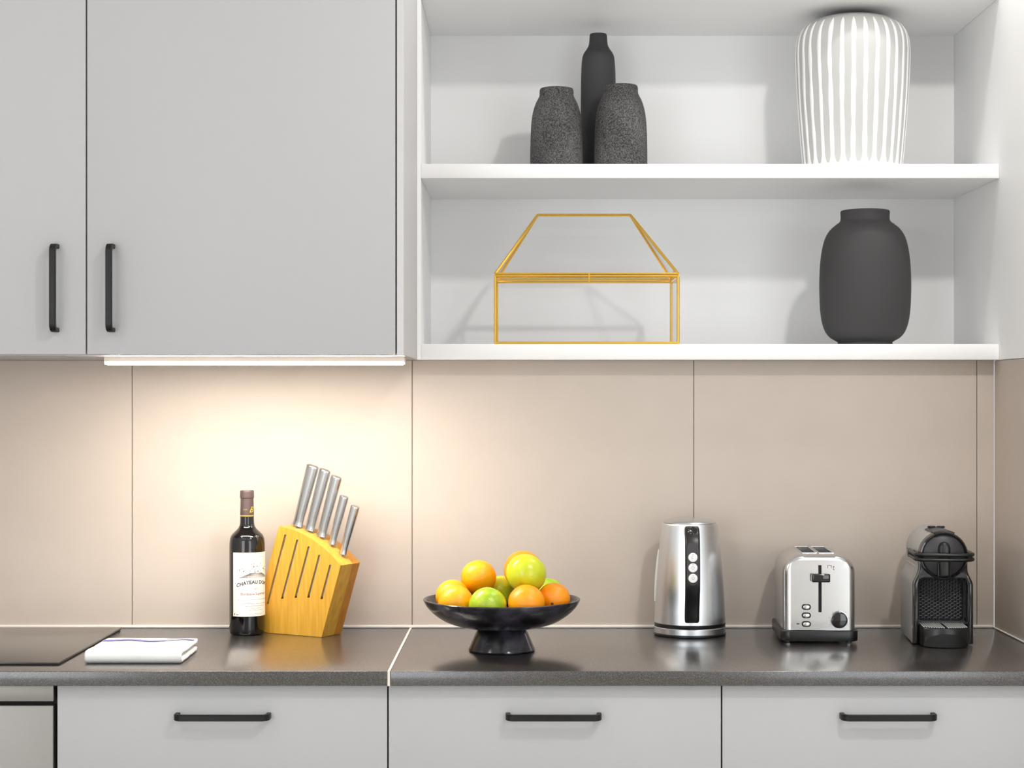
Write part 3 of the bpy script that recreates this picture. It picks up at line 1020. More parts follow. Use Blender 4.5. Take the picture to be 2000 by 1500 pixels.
# pouring spout lip at the rear left and the water window at the left side
def kr(z):
    pts = [(0.026, 0.0738), (0.065, 0.0722), (0.105, 0.0698), (0.145, 0.0665), (0.185, 0.0630), (0.22, 0.0596), (0.232, 0.0584)]
    for (a, ra), (b, rb) in zip(pts[:-1], pts[1:]):
        if z <= b: return ra + (rb - ra) * (z - a) / (b - a)
    return pts[-1][1]
bm = bmesh.new()
prev = None
for i in range(25):
    z = 0.068 + 0.108 * i / 24
    e = math.sin(PI * min(1, max(0, (i + 1) / 26))) ** 0.35
    hw = 0.009
    row = []
    for (s, o) in ((-1, -0.001), (-0.8, 0.0030 * e), (0, 0.0040 * e), (0.8, 0.0030 * e), (1, -0.001)):
        a = -PI / 2 - 0.10 + s * hw / 0.07
        rr = kr(z) + o
        row.append(bm.verts.new((rr * math.sin(a), -rr * math.cos(a), z)))
    if prev:
        for q in range(4): bm.faces.new((prev[q], row[q], row[q + 1], prev[q + 1]))
    prev = row
finish('water_window', bm, 'tank_smoke', kettle)
# handle: spine plate on the body, arched grip in front of it
def grip_half(z):
    t = (z - 0.03) / 0.2
    return 0.0145 - 0.001 * math.sin(PI * t)
# outline in the (y, z) plane, y negative = towards the viewer
yo = lambda z: -(kr(z))
grip = [(-0.0560, 0.2255), (-0.0700, 0.2290), (-0.0840, 0.2260), (-0.0960, 0.2160), (-0.1040, 0.2000), (-0.1085, 0.1800), (-0.1110, 0.1550), (-0.1120, 0.1300), (-0.1115, 0.1120), (-0.1075, 0.0980), (-0.1010, 0.0860), (-0.0940, 0.0720), (-0.0880, 0.0570), (-0.0840, 0.0430), (-0.0800, 0.0340), (-0.0740, 0.0315),
        (-0.0700, 0.0500), (-0.0730, 0.0640), (-0.0800, 0.0760), (-0.0860, 0.0880), (-0.0905, 0.1020), (-0.0920, 0.1200), (-0.0915, 0.1500), (-0.0880, 0.1750), (-0.0820, 0.1950), (-0.0740, 0.2060), (-0.0640, 0.2080), (-0.0560, 0.2060)]
bm = prism(grip, 'X', -0.0150, 0.0150, 0.0042, 3)
hd = finish('handle', bm, 'black_plastic', kettle, 40)
# glossy spine on the body between the two ends of the grip
bm = bmesh.new()
prev = None
for i in range(17):
    z = 0.034 + 0.186 * i / 16
    row = []
    for (s, o) in ((-1, -0.001), (-0.9, 0.0035), (0.9, 0.0035), (1, -0.001)):
        a = s * 0.0142 / kr(z)
        rr = kr(z) + o
        row.append(bm.verts.new((rr * math.sin(a), -rr * math.cos(a), z)))
    if prev:
        for q in range(3): bm.faces.new((prev[q], row[q], row[q + 1], prev[q + 1]))
    prev = row
finish('handle_spine', bm, 'black_gloss', kettle)
# control strip with three buttons, on the slanting front of the grip
def gfront(z):
    pts = [(0.098, -0.1075), (0.112, -0.1115), (0.130, -0.1120), (0.155, -0.1110), (0.180, -0.1085), (0.200, -0.1040)]
    for (a, ya), (b, yb2) in zip(pts[:-1], pts[1:]):
        if z <= b: return ya + (yb2 - ya) * (z - a) / (b - a)
    return pts[-1][1]
bm = bmesh.new()
prev = None
for i in range(25):
    z = 0.1125 + 0.085 * i / 24
    hw = 0.0118
    if i < 5: hw *= math.sqrt(1 - ((5 - i) / 5.2) ** 2)
    if i > 20: hw *= math.sqrt(1 - ((i - 20) / 5.2) ** 2)
    y = gfront(z)
    row = [bm.verts.new((-hw, y + 0.0005, z)), bm.verts.new((-hw, y - 0.0008, z)), bm.verts.new((hw, y - 0.0008, z)), bm.verts.new((hw, y + 0.0005, z))]
    if prev:
        for q in range(3): bm.faces.new((prev[q], row[q], row[q + 1], prev[q + 1]))
    prev = row
panel = finish('control_strip', bm, 'dark_plastic', hd)
for i, z in enumerate((0.1690, 0.1480, 0.1270)):
    y = gfront(z) - 0.0008
    b_ = finish('button', lathe([(0.0088, 0.0), (0.0092, 0.0003), (0.0092, 0.0012), (0.0086, 0.0018), (0, 0.0020)], 32, center=(0, y, z), axis='Y', cap=False), 'white_button', hd)
    # small printed symbol
    bm = bmesh.new()
    yy = y - 0.00205
    pts = [(0.003 * math.cos(a), 0.003 * math.sin(a)) for a in [2 * PI * q / 14 for q in range(15)]]
    if i == 0: pts = pts[3:12]
    for p, q in zip(pts[:-1], pts[1:]):
        f = 0.82
        bm.faces.new([bm.verts.new((c[0], yy, z + c[1])) for c in (p, q, (q[0] * f, q[1] * f), (p[0] * f, p[1] * f))])
    add_box(bm, -0.0007, 0.0007, yy - 0.0001, yy, z + 0.0055, z + 0.0068)
    finish('button_symbol', bm, 'grey_print', hd)
# lid release button on the upper bend of the grip
rb = lathe([(0.0098, -0.001), (0.0100, 0.0008), (0.0088, 0.0018), (0.0070, 0.0010), (0, 0.0006)], 32)
bmesh.ops.rotate(rb, cent=(0, 0, 0), matrix=Matrix.Rotation(math.radians(48), 3, 'X'), verts=rb.verts[:])
bmesh.ops.translate(rb, vec=(0, -0.0902, 0.2215), verts=rb.verts[:])
finish('release_button', rb, 'black_gloss', hd)

# ================================================================== toaster
TDp = 3.553
tl2 = (wx(1601.5, TDp), wy(TDp), TOP + 0.0003)
toaster = thing('toaster', 'polished steel two-slot toaster with black lever and knob', 'toaster', tl2, -math.radians(2.5))
DEP = 0.212
# black base tray
bp = rounded_rect(-0.0775, 0.0775, 0.0, DEP, 0.020)
finish('base', prism(bp, 'Z', 0.004, 0.0255, 0.002, 2), 'black_plastic', toaster, 30)
for sx in (-0.06, 0.06):
    for sy in (0.022, DEP - 0.022):
        finish('foot', lathe([(0, 0.0), (0.006, 0.0), (0.0065, 0.0008), (0.0065, 0.0039), (0, 0.0039)], 16, center=(sx, sy, 0)), 'steel_soft', toaster)
# steel shell: arch-shaped section, running front to back, with slots cut into the top deck
SW, SHT, SR = 0.0725, 0.1770, 0.038
arch = [(-SW, 0.0258)] + [(-SW, 0.06), (-SW, 0.10)]
for k in range(13):
    a = PI - (PI / 2) * k / 12
    arch.append((-SW + SR + SR * math.cos(a), SHT - SR + SR * math.sin(a)))
left = arch[:]
right = [(-x, z) for x, z in reversed(left)]
# outer shell sides (without the flat deck)
bm = bmesh.new()
ys = [0.006, 0.0085, 0.014, 0.024, 0.030, 0.06, 0.18, DEP - 0.016, DEP - 0.007, DEP - 0.004]
ins = [0.013, 0.0075, 0.0030, 0.0003, 0.0, 0.0, 0.0, 0.002, 0.008, 0.013]
def shell_pt(x, z, i):
    # pull the section in towards the front and rear so the edges are rounded
    f = ins[i]
    nx = -1 if x < -0.001 else (1 if x > 0.001 else 0)
    zz = z
    k = max(0.0, (z - (SHT - SR)) / SR)
    xx = x - nx * f * (1 - 0.6 * k)
    zz = z - f * 0.8 * k if z > 0.05 else z
    return (xx, ys[i], zz)
full = left + right
rows = [[bm.verts.new(shell_pt(x, z, i)) for x, z in full] for i in range(len(ys))]
nl = len(left)
for i in range(len(ys) - 1):
    for k in range(len(full) - 1):
        if k == nl - 1: continue               # deck left open, closed below by the slotted plate
        bm.faces.new((rows[i][k], rows[i][k + 1], rows[i + 1][k + 1], rows[i + 1][k]))
bm.faces.new(rows[0][:]); bm.faces.new(rows[-1][:])
finish('shell', bm, 'steel_soft', toaster, 30)
# deck with two slots
dx = SW - SR
slots = [(-0.0300, -0.0040), (0.0040, 0.0300)]
sy0, sy1 = 0.034, DEP - 0.026
xs = [-dx, -0.0300, -0.0040, 0.0040, 0.0300, dx]
ysd = ys[:5] + [sy0, sy1] + ys[7:]
insd = ins[:5] + [0.0, 0.0] + ins[7:]
bm = bmesh.new()
grid = [[bm.verts.new((x - (math.copysign(0.4 * f, x) if abs(abs(x) - dx) < 1e-6 else 0), y, SHT - 0.8 * f)) for x in xs] for y, f in zip(ysd, insd)]
for j in range(len(ysd) - 1):
    for i in range(5):
        q = (grid[j][i], grid[j][i + 1], grid[j + 1][i + 1], grid[j + 1][i])
        if i in (1, 3) and j == 5:
            low = [bm.verts.new((v.co.x, v.co.y, 0.07)) for v in q]
            for k in range(4):
                bm.faces.new((q[k], q[(k + 1) % 4], low[(k + 1) % 4], low[k]))
            bm.faces.new(low)
        else:
            bm.faces.new(q)
finish('slotted_deck', bm, 'steel_soft', toaster, 25)
for (xa, xb) in slots:
    bm = bmesh.new()
    for (a0, a1, b0, b1) in ((xa - 0.0016, xb + 0.0016, sy0 - 0.0016, sy0), (xa - 0.0016, xb + 0.0016, sy1, sy1 + 0.0016), (xa - 0.0016, xa, sy0, sy1), (xb, xb + 0.0016, sy0, sy1)):
        add_box(bm, a0, a1, b0, b1, SHT - 0.001, SHT + 0.0016, 0.0005, 1)
    finish('slot_rim', bm, 'chrome', toaster)
# polished front panel with rounded top corners, long lever slot cut out
PW, PZ0, PZ1 = 0.0580, 0.0270, 0.1650
lx0, lx1, lz0_, lz1_ = -0.0030, 0.0035, 0.0625, 0.1565
xs = [-PW, -PW + 0.004, -PW + 0.012, lx0, lx1, PW - 0.012, PW - 0.004, PW]
def pz(x):
    cr = max(0.0, abs(x) - (PW - 0.012)) / 0.012
    t = PZ1 - 0.012 * (1 - math.sqrt(max(0, 1 - cr * cr)))
    return [PZ0, lz0_, min(0.12, t), min(0.15, t - 0.001), min(lz1_, t - 0.0005), t]
bm = plate_with_holes(xs, lambda c, r: c == 3 and 1 <= r <= 3, pz, 0.0012, 0.0058)
# the panel leans back a little towards its top
for v in bm.verts:
    k = max(0.0, (v.co.z - 0.118) / 0.047)
    v.co.y += 0.0042 * k * k
    if v.co.z < 0.122: v.co.y += 0.0
finish('front_panel', bm, 'chrome', toaster, 50)
finish('lever_track', box(lx0 - 0.001, lx1 + 0.001, 0.0050, 0.0058, lz0_ - 0.001, lz1_ + 0.001), 'gasket', toaster)
bm = bmesh.new()
lev = rounded_rect(-0.0170, 0.0175, -0.0195, -0.0030, (0.004, 0.004, 0.004, 0.004), 4)
zl = 0.1325
add_prism(bm, [(x, y) for x, y in lev], 'Z', zl - 0.0085, zl + 0.0085, 0.003, 3)
for v in bm.verts:
    v.co.x *= 1 + 0.10 * abs((v.co.z - zl) / 0.0085)
add_box(bm, -0.002, 0.0025, -0.004, 0.0050, zl - 0.006, zl + 0.006)
finish('lever', bm, 'black_gloss', toaster, 40)
def tz(py): return 0.4917 - (py - CY) * TDp / F
def txl(px): return (px - 1601.5) * TDp / F
for py in (1186, 1202.3, 1219.2):
    c = (txl(1575), 0.0012, tz(py))
    ring = rounded_rect(c[0] - 0.0092, c[0] + 0.0092, c[2] - 0.0058, c[2] + 0.0058, 0.0056, 5)
    bt = finish('button', prism(ring, 'Y', -0.0014, 0.0013, 0.0006, 1, 'a'), 'black_plastic', toaster)
    ring = rounded_rect(c[0] - 0.0064, c[0] + 0.0064, c[2] - 0.0036, c[2] + 0.0036, 0.0034, 5)
    finish('button_cap', prism(ring, 'Y', -0.0032, -0.0013, 0.0008, 2, 'a'), 'chrome', bt)
kc = (txl(1638.5), 0.0012, tz(1210.5))
kn = finish('browning_knob', lathe([(0.0170, 0.0), (0.0172, 0.002), (0.0160, 0.0100), (0.0145, 0.0125), (0.0105, 0.0135), (0.0, 0.0132)], 40, center=kc, axis='Y', cap=False), 'black_gloss', toaster, 35)
bm = bmesh.new()
for q in range(7):
    a = math.radians(-120 + 40 * q)
    x, z = kc[0] + 0.0198 * math.sin(a), kc[2] + 0.0198 * math.cos(a)
    add_box(bm, x - 0.0004, x + 0.0004, 0.0006, 0.0011, z - 0.0005, z + 0.0005)
for (px, py, w, hgt) in ((1617, 1108, 0.8, 7), (1620.5, 1105, 5, 0.8), (1624, 1108, 0.8, 7), (1628.5, 1110, 0.8, 7), (1628.5, 1107.4, 2.6, 1.2), (1628.5, 1113, 2.6, 1.0), (1559, 1219, 6, 2.0)):
    x, z = txl(px), tz(py)
    yy = 0.0012 + 0.0042 * max(0.0, (z - 0.118) / 0.047) ** 2
    s = TDp / F
    add_box(bm, x - w * s / 2, x + w * s / 2, yy - 0.0003, yy + 0.0006, z - hgt * s / 2, z + hgt * s / 2)
tag(finish('printed_marks', bm, 'dark_print', toaster), kind='stuff')

# ================================================================== capsule coffee machine
MD = 3.517
ml = (wx(1844.5, MD), wy(MD), TOP + 0.0003)
cm = thing('coffee_machine', 'small black and grey capsule coffee machine beside the right wall', 'coffee machine', ml, -math.radians(4.5))
HZ, HR = 0.1785, 0.0480          # centre height and radius of the round head
LB, SHZ = 0.0590, 0.1180
def silhouette(gr=0.0, n=28):
    b, r = LB + gr, HR + gr
    half = [(b, 0.002), (b, SHZ)]
    for k in range(1, 7):
        t = k / 7
        s = t * t * (3 - 2 * t)
        half.append((b + (r - b) * s, SHZ + (0.1500 - SHZ) * t))
    half += [(r, 0.150), (r, HZ)]
    for k in range(1, n):
        a = PI * k / n
        half.append((r * math.cos(a), HZ + r * math.sin(a)))
    left_ = [(-x, z) for x, z in half[:9]]
    half += [(-r, HZ)] + [(-x, z) for x, z in reversed([(b, 0.002), (b, SHZ)] + [(b + (r - b) * ((k / 7) ** 2 * (3 - 2 * k / 7)), SHZ + (0.150 - SHZ) * k / 7) for k in range(1, 7)] + [(r, 0.150)])]
    return half
finish('grey_shell', prism(silhouette(-0.0008), 'Y', 0.060, 0.225, 0.016, 4, 'b'), 'machine_grey', cm, 30)
bm = bmesh.new()                 # grey cheeks running forward beside the black front
add_prism(bm, [(-LB, 0.002), (-LB + 0.004, 0.002), (-LB + 0.004, SHZ), (-HR + 0.004, 0.150), (-HR + 0.004, HZ - 0.0005), (-HR, HZ - 0.0005), (-HR, 0.150), (-LB, SHZ)], 'Y', 0.0300, 0.0599)
add_prism(bm, [(LB, 0.002), (LB - 0.004, 0.002), (LB - 0.004, SHZ), (HR - 0.004, 0.150), (HR - 0.004, HZ - 0.0005), (HR, HZ - 0.0005), (HR, 0.150), (LB, SHZ)], 'Y', 0.0300, 0.0599)
cap = [(HR * math.cos(PI * k / 24), HZ + HR * math.sin(PI * k / 24)) for k in range(25)] + [((HR - 0.004) * math.cos(PI * (24 - k) / 24), HZ + (HR - 0.004) * math.sin(PI * (24 - k) / 24)) for k in range(25)]
add_prism(bm, cap, 'Y', 0.0300, 0.0599)
finish('grey_cheeks', bm, 'machine_grey', cm, 30)
out_ = silhouette(0.0)
inn_ = [(-0.0478, 0.002), (-0.0478, 0.122), (-0.0465, 0.1275), (-0.0430, 0.1312), (-0.0380, 0.1325), (0.0380, 0.1325), (0.0430, 0.1312), (0.0465, 0.1275), (0.0478, 0.122), (0.0478, 0.002)]
bm = prism(out_ + inn_, 'Y', 0.016, 0.0298, 0.002, 2, 'a')
# inner block that carries the head and lines the cup recess
add_prism(bm, [(x * 0.925, z) for x, z in silhouette(0.0)][:] + [(x, z) for x, z in inn_], 'Y', 0.0299, 0.0595)
finish('front_frame', bm, 'black_gloss', cm, 30)
# round head front
finish('head_ring', lathe([(0.0478, 0.0), (0.0478, 0.008), (0.0462, 0.0125), (0.0438, 0.0132), (0.0425, 0.0115), (0.0425, 0.002)], 64, center=(0, 0.016, HZ), axis='Y', cap=False), 'black_gloss', cm, 40)
disc = finish('head_disc', lathe([(0.0426, 0.0), (0.0422, 0.0070), (0.040, 0.0090), (0.0, 0.0115)], 64, center=(0, 0.016, HZ), axis='Y', cap=False), 'dark_plastic', cm, 40)
# top clip over the ring
clip = [(0.0440 * math.sin(a), HZ + 0.0440 * math.cos(a)) for a in [math.radians(-24 + 48 * k / 8) for k in range(9)]]
clip += [(0.0505 * math.sin(a), HZ + 0.0505 * math.cos(a)) for a in [math.radians(24 - 48 * k / 8) for k in range(9)]]
finish('top_clip', prism(clip, 'Y', -0.0005, 0.032, 0.0015, 2), 'black_plastic', cm, 30)
# coffee spout: rounded upright on the disc, flaring below the lever
sp = [(-0.0115, HZ - 0.042), (0.0115, HZ - 0.042), (0.0115, HZ + 0.014)]
for k in range(1, 10):
    a = PI * k / 10
    sp.append((0.0115 * math.cos(a), HZ + 0.014 + 0.0135 * math.sin(a)))
sp.append((-0.0115, HZ + 0.014))
bm = prism(sp, 'Y', -0.0080, 0.0065, 0.0060, 4, 'a')
finish('spout', bm, 'black_plastic', cm, 50)
finish('spout_outlet', prism(rounded_rect(-0.0130, 0.0130, HZ - 0.0415, HZ - 0.0120, 0.003), 'Y', -0.0030, 0.0060, 0.002, 2, 'a'), 'dark_plastic', cm, 40)
# lever: double bar running round the head
bm = bmesh.new()
for zb in (0.0030, -0.0065):
    path = []
    W2, YFR, YBK, rc = 0.0560, -0.016, 0.085, 0.022
    path += [(-W2, YBK, HZ + zb), (-W2, YBK * 0.5, HZ + zb), (-W2, YFR + rc + 0.004, HZ + zb)]
    for k in range(1, 8):
        a = PI / 2 * k / 7
        path.append((-W2 + rc * (1 - math.cos(a)), YFR + rc * (1 - math.sin(a)), HZ + zb))
    for k in range(1, 8):
        t = k / 8
        path.append(((-W2 + rc) * (1 - 2 * t), YFR - 0.003 * math.sin(PI * t), HZ + zb))
    for k in range(0, 8):
        a = PI / 2 * (1 - k / 7)
        path.append((W2 - rc * (1 - math.cos(a)), YFR + rc * (1 - math.sin(a)), HZ + zb))
    path += [(W2, YBK * 0.5, HZ + zb), (W2, YBK, HZ + zb)]
    add_tube(bm, path, 0.0039, 12)
for s in (-1, 1):
    add_box(bm, s * 0.0560 - 0.004, s * 0.0560 + 0.004, 0.080, 0.096, HZ - 0.0105, HZ + 0.007, 0.003, 2)
    add_box(bm, min(s * 0.047, s * 0.055), max(s * 0.047, s * 0.055), 0.080, 0.094, HZ - 0.007, HZ + 0.004, 0.001, 1)
finish('lever', bm, 'black_plastic', cm, 50)
# side seam: chrome line on the left and right, dark parting line above it
for s in (-1, 1):
    x0, x1 = sorted((s * (HR - 0.0012), s * (HR + 0.0006)))
    finish('chrome_line', box(x0, x1, 0.032, 0.200, HZ - 0.0275, HZ - 0.0250, 0.0004, 1), 'chrome', cm)
    x0, x1 = sorted((s * (HR - 0.0014), s * (HR - 0.0003)))
    finish('parting_line', box(x0, x1, 0.0605, 0.195, HZ - 0.0012, HZ, 0.0), 'gasket', cm)
# dark top insert and the two cup buttons
ti = [(0.0492 * math.sin(a), HZ + 0.0492 * math.cos(a)) for a in [math.radians(-26 + 52 * k / 10) for k in range(11)]]
ti += [(0.0470 * math.sin(a), HZ + 0.0470 * math.cos(a)) for a in [math.radians(26 - 52 * k / 10) for k in range(11)]]
finish('top_insert', prism(ti, 'Y', 0.0325, 0.122, 0.0006, 1), 'dark_plastic', cm, 40)
for s in (-1, 1):
    finish('cup_button', lathe([(0.0082, 0.0), (0.0085, 0.0018), (0.0075, 0.0035), (0.0, 0.0042)], 28, center=(s * 0.0092, 0.108, HZ + 0.0480)), 'black_plastic', cm)
# honeycomb grille: hexagonal pits, walls and backing blackened to deepen the shade inside
gx0, gx1, gz0, gz1 = -0.0455, 0.0455, 0.0440, 0.1290
finish('grille_backing', prism(rounded_rect(gx0 - 0.0018, gx1 + 0.0018, gz0 - 0.002, gz1 + 0.0018, 0.010), 'Y', 0.0545, 0.0590), 'gasket', cm)
bm = bmesh.new()
colp, rowp = 0.00574, 0.00715
for i in range(-7, 8):
    for j in range(0, 13):
        cx = i * colp
        cz = gz0 + 0.0035 + j * rowp + (rowp / 2 if i % 2 else 0)
        if cz > gz1 - 0.002 or (abs(cx) > 0.036 and cz > gz1 - 0.007): continue
        def hexa(sc, y):
            return [bm.verts.new((cx + colp * 2 / 3 * sc * math.cos(PI * q / 3), y, cz + rowp / math.sqrt(3) * sc * math.sin(PI * q / 3))) for q in range(6)]
        o_, n_, d_ = hexa(1.0, 0.0510), hexa(0.72, 0.0506), hexa(0.68, 0.0544)
        for q in range(6):
            q2 = (q + 1) % 6
            bm.faces.new((o_[q], o_[q2], n_[q2], n_[q]))
            bm.faces.new((n_[q], n_[q2], d_[q2], d_[q])).material_index = 1
hg = finish('honeycomb_grille', bm, 'dark_plastic', cm, 20)
hg.data.materials.append(M['gasket'])
# rim round the grille
rim_o = rounded_rect(gx0 - 0.0020, gx1 + 0.0020, gz0 - 0.002, gz1 + 0.002, 0.011, 6)
rim_i = rounded_rect(gx0, gx1, gz0, gz1, 0.009, 6)
bm = bmesh.new()
n = len(rim_o)
for (y) in (0.0498,):
    A = [bm.verts.new((x, y, z)) for x, z in rim_o]; B = [bm.verts.new((x, y, z)) for x, z in rim_i]
    A2 = [bm.verts.new((x, 0.0590, z)) for x, z in rim_o]; B2 = [bm.verts.new((x, 0.0544, z)) for x, z in rim_i]
    for k in range(n):
        k2 = (k + 1) % n
        bm.faces.new((A[k], A[k2], B[k2], B[k]))
        bm.faces.new((A[k], A[k2], A2[k2], A2[k]))
        bm.faces.new((B[k], B[k2], B2[k2], B2[k]))
finish('grille_frame', bm, 'dark_plastic', cm, 30)
# drip tray: rounded block with a slatted steel grid, its bright reflection put into pale colour
def tray_outline(rx, yb_, yf, n=18):
    pts = [(rx, yb_)]
    for k in range(n + 1):
        a = PI * k / n
        pts.append((rx * math.cos(a), -(yf) * math.sin(a) ** 0.8 + 0.004))
    pts.append((-rx, yb_))
    return pts
finish('drip_tray', prism(tray_outline(0.0470, 0.0490, 0.036)[::-1], 'Z', 0.0012, 0.0385, 0.002, 2), 'black_plastic', cm, 40)
bm = bmesh.new()
for k in range(-10, 11):
    x = k * 0.0046
    if abs(x) < 0.004: continue
    c = math.sqrt(max(0.0, 1 - (x / 0.0466) ** 2)) ** 0.8
    yf = -0.034 * c + 0.004
    if abs(x) < 0.0455:
        add_box(bm, x - 0.0015, x + 0.0015, yf + 0.002, 0.0485, 0.0386, 0.0402, 0.0005, 1)
finish('drip_grid', bm, 'grid_sheen', cm)
# cup-shaped front apron under the tray
ap = [(-0.0470, 0.0015)]
for k in range(0, 17):
    a = PI - PI * k / 16
    ap.append((0.0470 * math.cos(a), 0.0060 + 0.0230 * math.sin(a)))
ap.append((0.0470, 0.0015))
bm = bmesh.new()
prevc = None
for k in range(21):
    t = -1 + 2 * k / 20
    x = 0.0430 * t
    c = math.sqrt(max(0, 1 - t * t))
    y = -(0.036) * (math.sin(math.acos(max(-1, min(1, x / 0.047)))) ** 0.8) + 0.004 - 0.0012
    col = [bm.verts.new((x, y, 0.0013)), bm.verts.new((x, y, 0.0050 + 0.0225 * c))]
    if prevc: bm.faces.new((prevc[0], col[0], col[1], prevc[1]))
    prevc = col
finish('front_apron', bm, 'gasket', cm, 60)

# ================================================================== vases
def vase(name, labl, px, d, z0, prof, m, seg=72, rz=0.0, sm=5, group=None):
    t = thing(name, labl, 'vase', (wx(px, d), wy(d), z0 + 0.0003), rz, group)
    p = smooth_profile(prof, sm)
    finish('vessel', lathe([(0, p[0][1])] + p, seg, cap=False), m, t, 60)
    return t
# two rough stone vases in front of a tall slim one, upper shelf
ps = [(0.052, 0.0), (0.0555, 0.001), (0.0580, 0.012), (0.0582, 0.045), (0.0572, 0.085), (0.0555, 0.115), (0.0520, 0.138), (0.0460, 0.157), (0.0400, 0.169), (0.0378, 0.175), (0.0376, 0.182), (0.0368, 0.188), (0.0345, 0.1905), (0.0315, 0.188), (0.030, 0.176), (0.034, 0.160)]
def scale_prof(p, sr, sh): return [(r * sr, h * sh) for r, h in p]
vase('stone_vase', 'squat rough dark stone vase, left of the tall slim vase', 1087.0, 3.92, SH1, scale_prof(ps, 1.0, 0.985), 'stone', rz=0.4)
vase('stone_vase', 'squat rough dark stone vase, right of the tall slim vase', 1212.5, 3.92, SH1, scale_prof(ps, 1.005, 1.02), 'stone', rz=2.2)
pt = [(0.034, 0.0), (0.0375, 0.001), (0.0395, 0.010), (0.0402, 0.06), (0.0401, 0.12), (0.0398, 0.18), (0.0390, 0.235), (0.0372, 0.268), (0.0340, 0.283), (0.0268, 0.2945), (0.0222, 0.303), (0.0205, 0.313), (0.0197, 0.324), (0.0190, 0.3285), (0.0172, 0.3298), (0.0155, 0.327), (0.0150, 0.310)]
vase('tall_vase', 'tall slim matte black vase standing between two stone vases', 1168.5, 4.025, SH1, pt, 'matte_black')
# round-shouldered black vase, lower shelf
pr = [(0.050, 0.0), (0.0575, 0.0008), (0.0590, 0.003), (0.0588, 0.0070), (0.0640, 0.0105), (0.0760, 0.0180), (0.0860, 0.0310), (0.0930, 0.052), (0.0968, 0.080), (0.0983, 0.115), (0.0983, 0.145), (0.0965, 0.180), (0.0925, 0.210), (0.0860, 0.234), (0.0760, 0.2510), (0.0640, 0.2620), (0.0560, 0.2680), (0.0530, 0.2730), (0.0525, 0.281), (0.0530, 0.2890), (0.0522, 0.2925), (0.0500, 0.2935), (0.0475, 0.291), (0.0470, 0.270)]
vase('round_vase', 'large matte black vase with a short neck on the lower shelf', 1689.5, 3.868, SH2, pr, 'matte_black')
# white striped vase, upper shelf
WD = 3.905
wp = [(0.100, 0.0), (0.1050, 0.0006), (0.1066, 0.003), (0.1085, 0.020), (0.1130, 0.070), (0.1178, 0.130), (0.1216, 0.190), (0.1236, 0.240), (0.1238, 0.265), (0.1215, 0.288), (0.1155, 0.306), (0.1050, 0.3205), (0.0900, 0.3310), (0.0720, 0.3375), (0.0560, 0.3405), (0.0520, 0.3410), (0.0490, 0.3395), (0.048, 0.330)]
sv = vase('striped_vase', 'large grey vase with wavy white vertical stripes on the upper shelf', 1665.0, WD, SH1, wp, 'grey_glaze', 96)
wps = smooth_profile(wp, 6)
def wr_at(z):
    for (r0, h0), (r1, h1) in zip(wps[:-1], wps[1:]):
        if h1 > h0 and h0 <= z <= h1: return r0 + (r1 - r0) * (z - h0) / (h1 - h0)
    return wps[-1][0]
NS = 30
for k in range(NS):
    a0 = 2 * PI * k / NS + 0.05
    bm = bmesh.new()
    prev = None
    nz = 46
    for i in range(nz):
        t = i / (nz - 1)
        z = 0.0100 + (0.3225 - 0.0100) * t
        r = wr_at(z)
        w = 0.0052 * (1 + 0.34 * noise.noise(Vector((k * 3.1, z * 26, 0)))) * (1.0 if t < 0.9 else max(0.12, math.sqrt(max(0.0, 1 - ((t - 0.9) / 0.1) ** 2))))
        if z < 0.034: w += 0.0055 * ((0.034 - z) / 0.024) ** 2.2
        da = 0.018 * noise.noise(Vector((k * 7.7, z * 11, 4)))
        row = []
        for s, o in ((-1, -0.0004), (-0.7, 0.0010), (0.7, 0.0010), (1, -0.0004)):
            a = a0 + da + s * w / max(r, 0.03)
            row.append(bm.verts.new(((r + o) * math.sin(a), -(r + o) * math.cos(a), z)))
        if prev:
            for q in range(3): bm.faces.new((prev[q], row[q], row[q + 1], prev[q + 1]))
        prev = row
    finish('stripe', bm, 'white_glaze', sv, 60)
bm = lathe([(wr_at(0.001) + 0.0002, 0.001), (wr_at(0.004) + 0.0012, 0.004), (wr_at(0.010) + 0.0011, 0.010), (wr_at(0.0125) - 0.0004, 0.0125)], 96, cap=False)
finish('white_foot_band', bm, 'white_glaze', sv)

# ================================================================== brass and glass terrarium
GD0, GD1 = 3.775, 3.955
gx0, gx1 = wx(967.5, GD0), wx(1324.5, GD0)
gz0 = SH2 + 0.0003
gl = ((gx0 + gx1) / 2, (wy(GD0) + wy(GD1)) / 2, gz0)
terr = thing('glass_terrarium', 'brass-edged glass box with a house-shaped lid on the lower shelf', 'terrarium', gl)
GW, GDp = (gx1 - gx0) / 2, (wy(GD1) - wy(GD0)) / 2
GH = wz(536, GD0) - gz0
RZ = wz(420, 3.865) - gz0
rx0, rx1 = wx(1050, 3.865) - gl[0], wx(1231, 3.865) - gl[0]
bar_r = 0.0024
def bar(p, q, name='brass_bar', r=bar_r):
    p, q = Vector(p), Vector(q)
    bm = bmesh.new()
    t = (q - p).normalized()
    add_tube(bm, [p, q], r * 1.28, 6)
    return finish(name, bm, 'gold', terr, 25)
zb0 = bar_r * 1.3
Bc = [(-GW, -GDp), (GW, -GDp), (GW, GDp), (-GW, GDp)]
for i in range(4):
    a, b_ = Bc[i], Bc[(i + 1) % 4]
    bar((a[0], a[1], zb0), (b_[0], b_[1], zb0))
    bar((a[0], a[1], GH - 0.0045), (b_[0], b_[1], GH - 0.0045))
    bar((a[0], a[1], zb0), (a[0], a[1], GH - 0.0045))
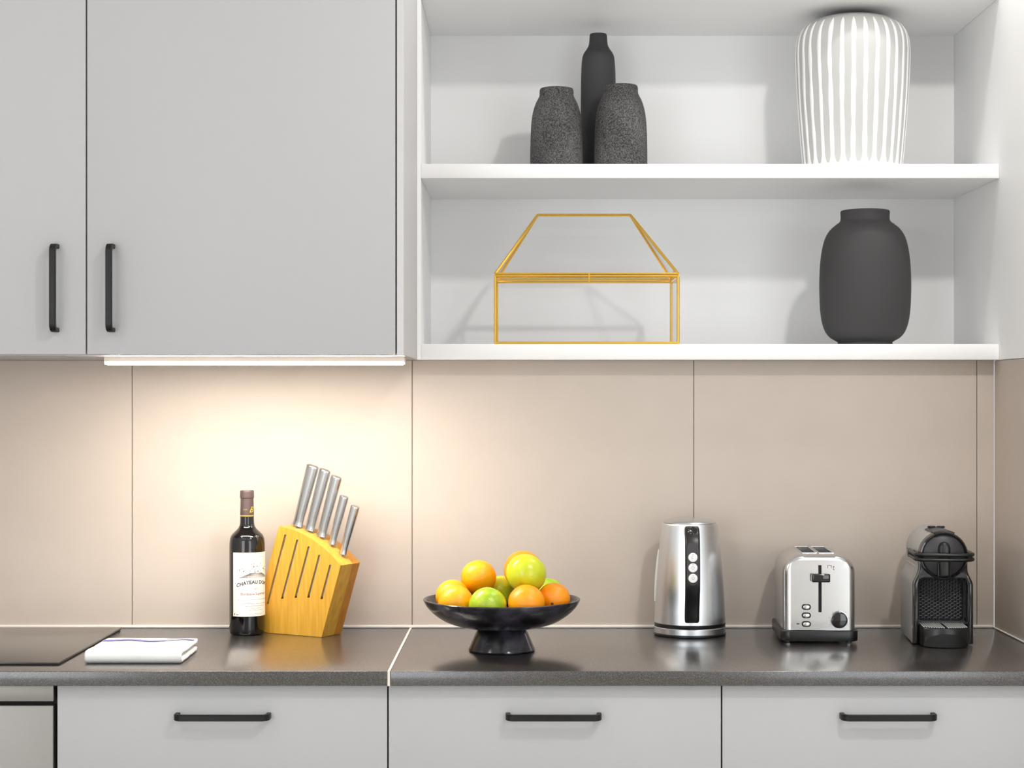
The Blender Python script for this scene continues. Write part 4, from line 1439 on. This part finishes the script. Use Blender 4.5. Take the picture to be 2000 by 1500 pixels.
# lid frame: its own rail just above the box rail, hips and ridge
for i in range(4):
    a, b_ = Bc[i], Bc[(i + 1) % 4]
    bar((a[0], a[1], GH + 0.0012), (b_[0], b_[1], GH + 0.0012), 'lid_bar')
E_, F_ = (rx0, 0, RZ), (rx1, 0, RZ)
bar(E_, F_, 'lid_bar')
for c, e in ((Bc[0], E_), (Bc[3], E_), (Bc[1], F_), (Bc[2], F_)):
    bar((c[0], c[1], GH + 0.0012), e, 'lid_bar')
finish('clasp', box(0.0035, 0.0062, -GDp - 0.0042, -GDp - 0.0027, GH - 0.0175, GH + 0.0036, 0.0005, 1), 'gold', terr)
def pane(pts, nrm):
    bm = bmesh.new()
    n = Vector(nrm).normalized() * 0.0009
    A = [bm.verts.new(Vector(p) + n) for p in pts]; B = [bm.verts.new(Vector(p) - n) for p in pts]
    bm.faces.new(A); bm.faces.new(B)
    for k in range(len(pts)): bm.faces.new((A[k], A[(k + 1) % len(pts)], B[(k + 1) % len(pts)], B[k]))
    return finish('pane', bm, 'glass', terr)
zi0, zi1 = 0.004, GH - 0.006
e = 0.001
pane([(-GW, -GDp, zi0), (GW, -GDp, zi0), (GW, -GDp, zi1), (-GW, -GDp, zi1)], (0, 1, 0))
pane([(-GW, GDp, zi0), (GW, GDp, zi0), (GW, GDp, zi1), (-GW, GDp, zi1)], (0, 1, 0))
pane([(-GW, -GDp, zi0), (-GW, GDp, zi0), (-GW, GDp, zi1), (-GW, -GDp, zi1)], (1, 0, 0))
pane([(GW, -GDp, zi0), (GW, GDp, zi0), (GW, GDp, zi1), (GW, -GDp, zi1)], (1, 0, 0))
pane([(-GW, -GDp, 0.003), (GW, -GDp, 0.003), (GW, GDp, 0.003), (-GW, GDp, 0.003)], (0, 0, 1))
zl = GH + 0.002
pane([(-GW, -GDp, zl), (GW, -GDp, zl), F_, E_], (0, -1, 0.8))
pane([(-GW, GDp, zl), (GW, GDp, zl), F_, E_], (0, 1, 0.8))
pane([(-GW, -GDp, zl), (-GW, GDp, zl), E_], (-1, 0, 0.7))
pane([(GW, -GDp, zl), (GW, GDp, zl), F_], (1, 0, 0.7))
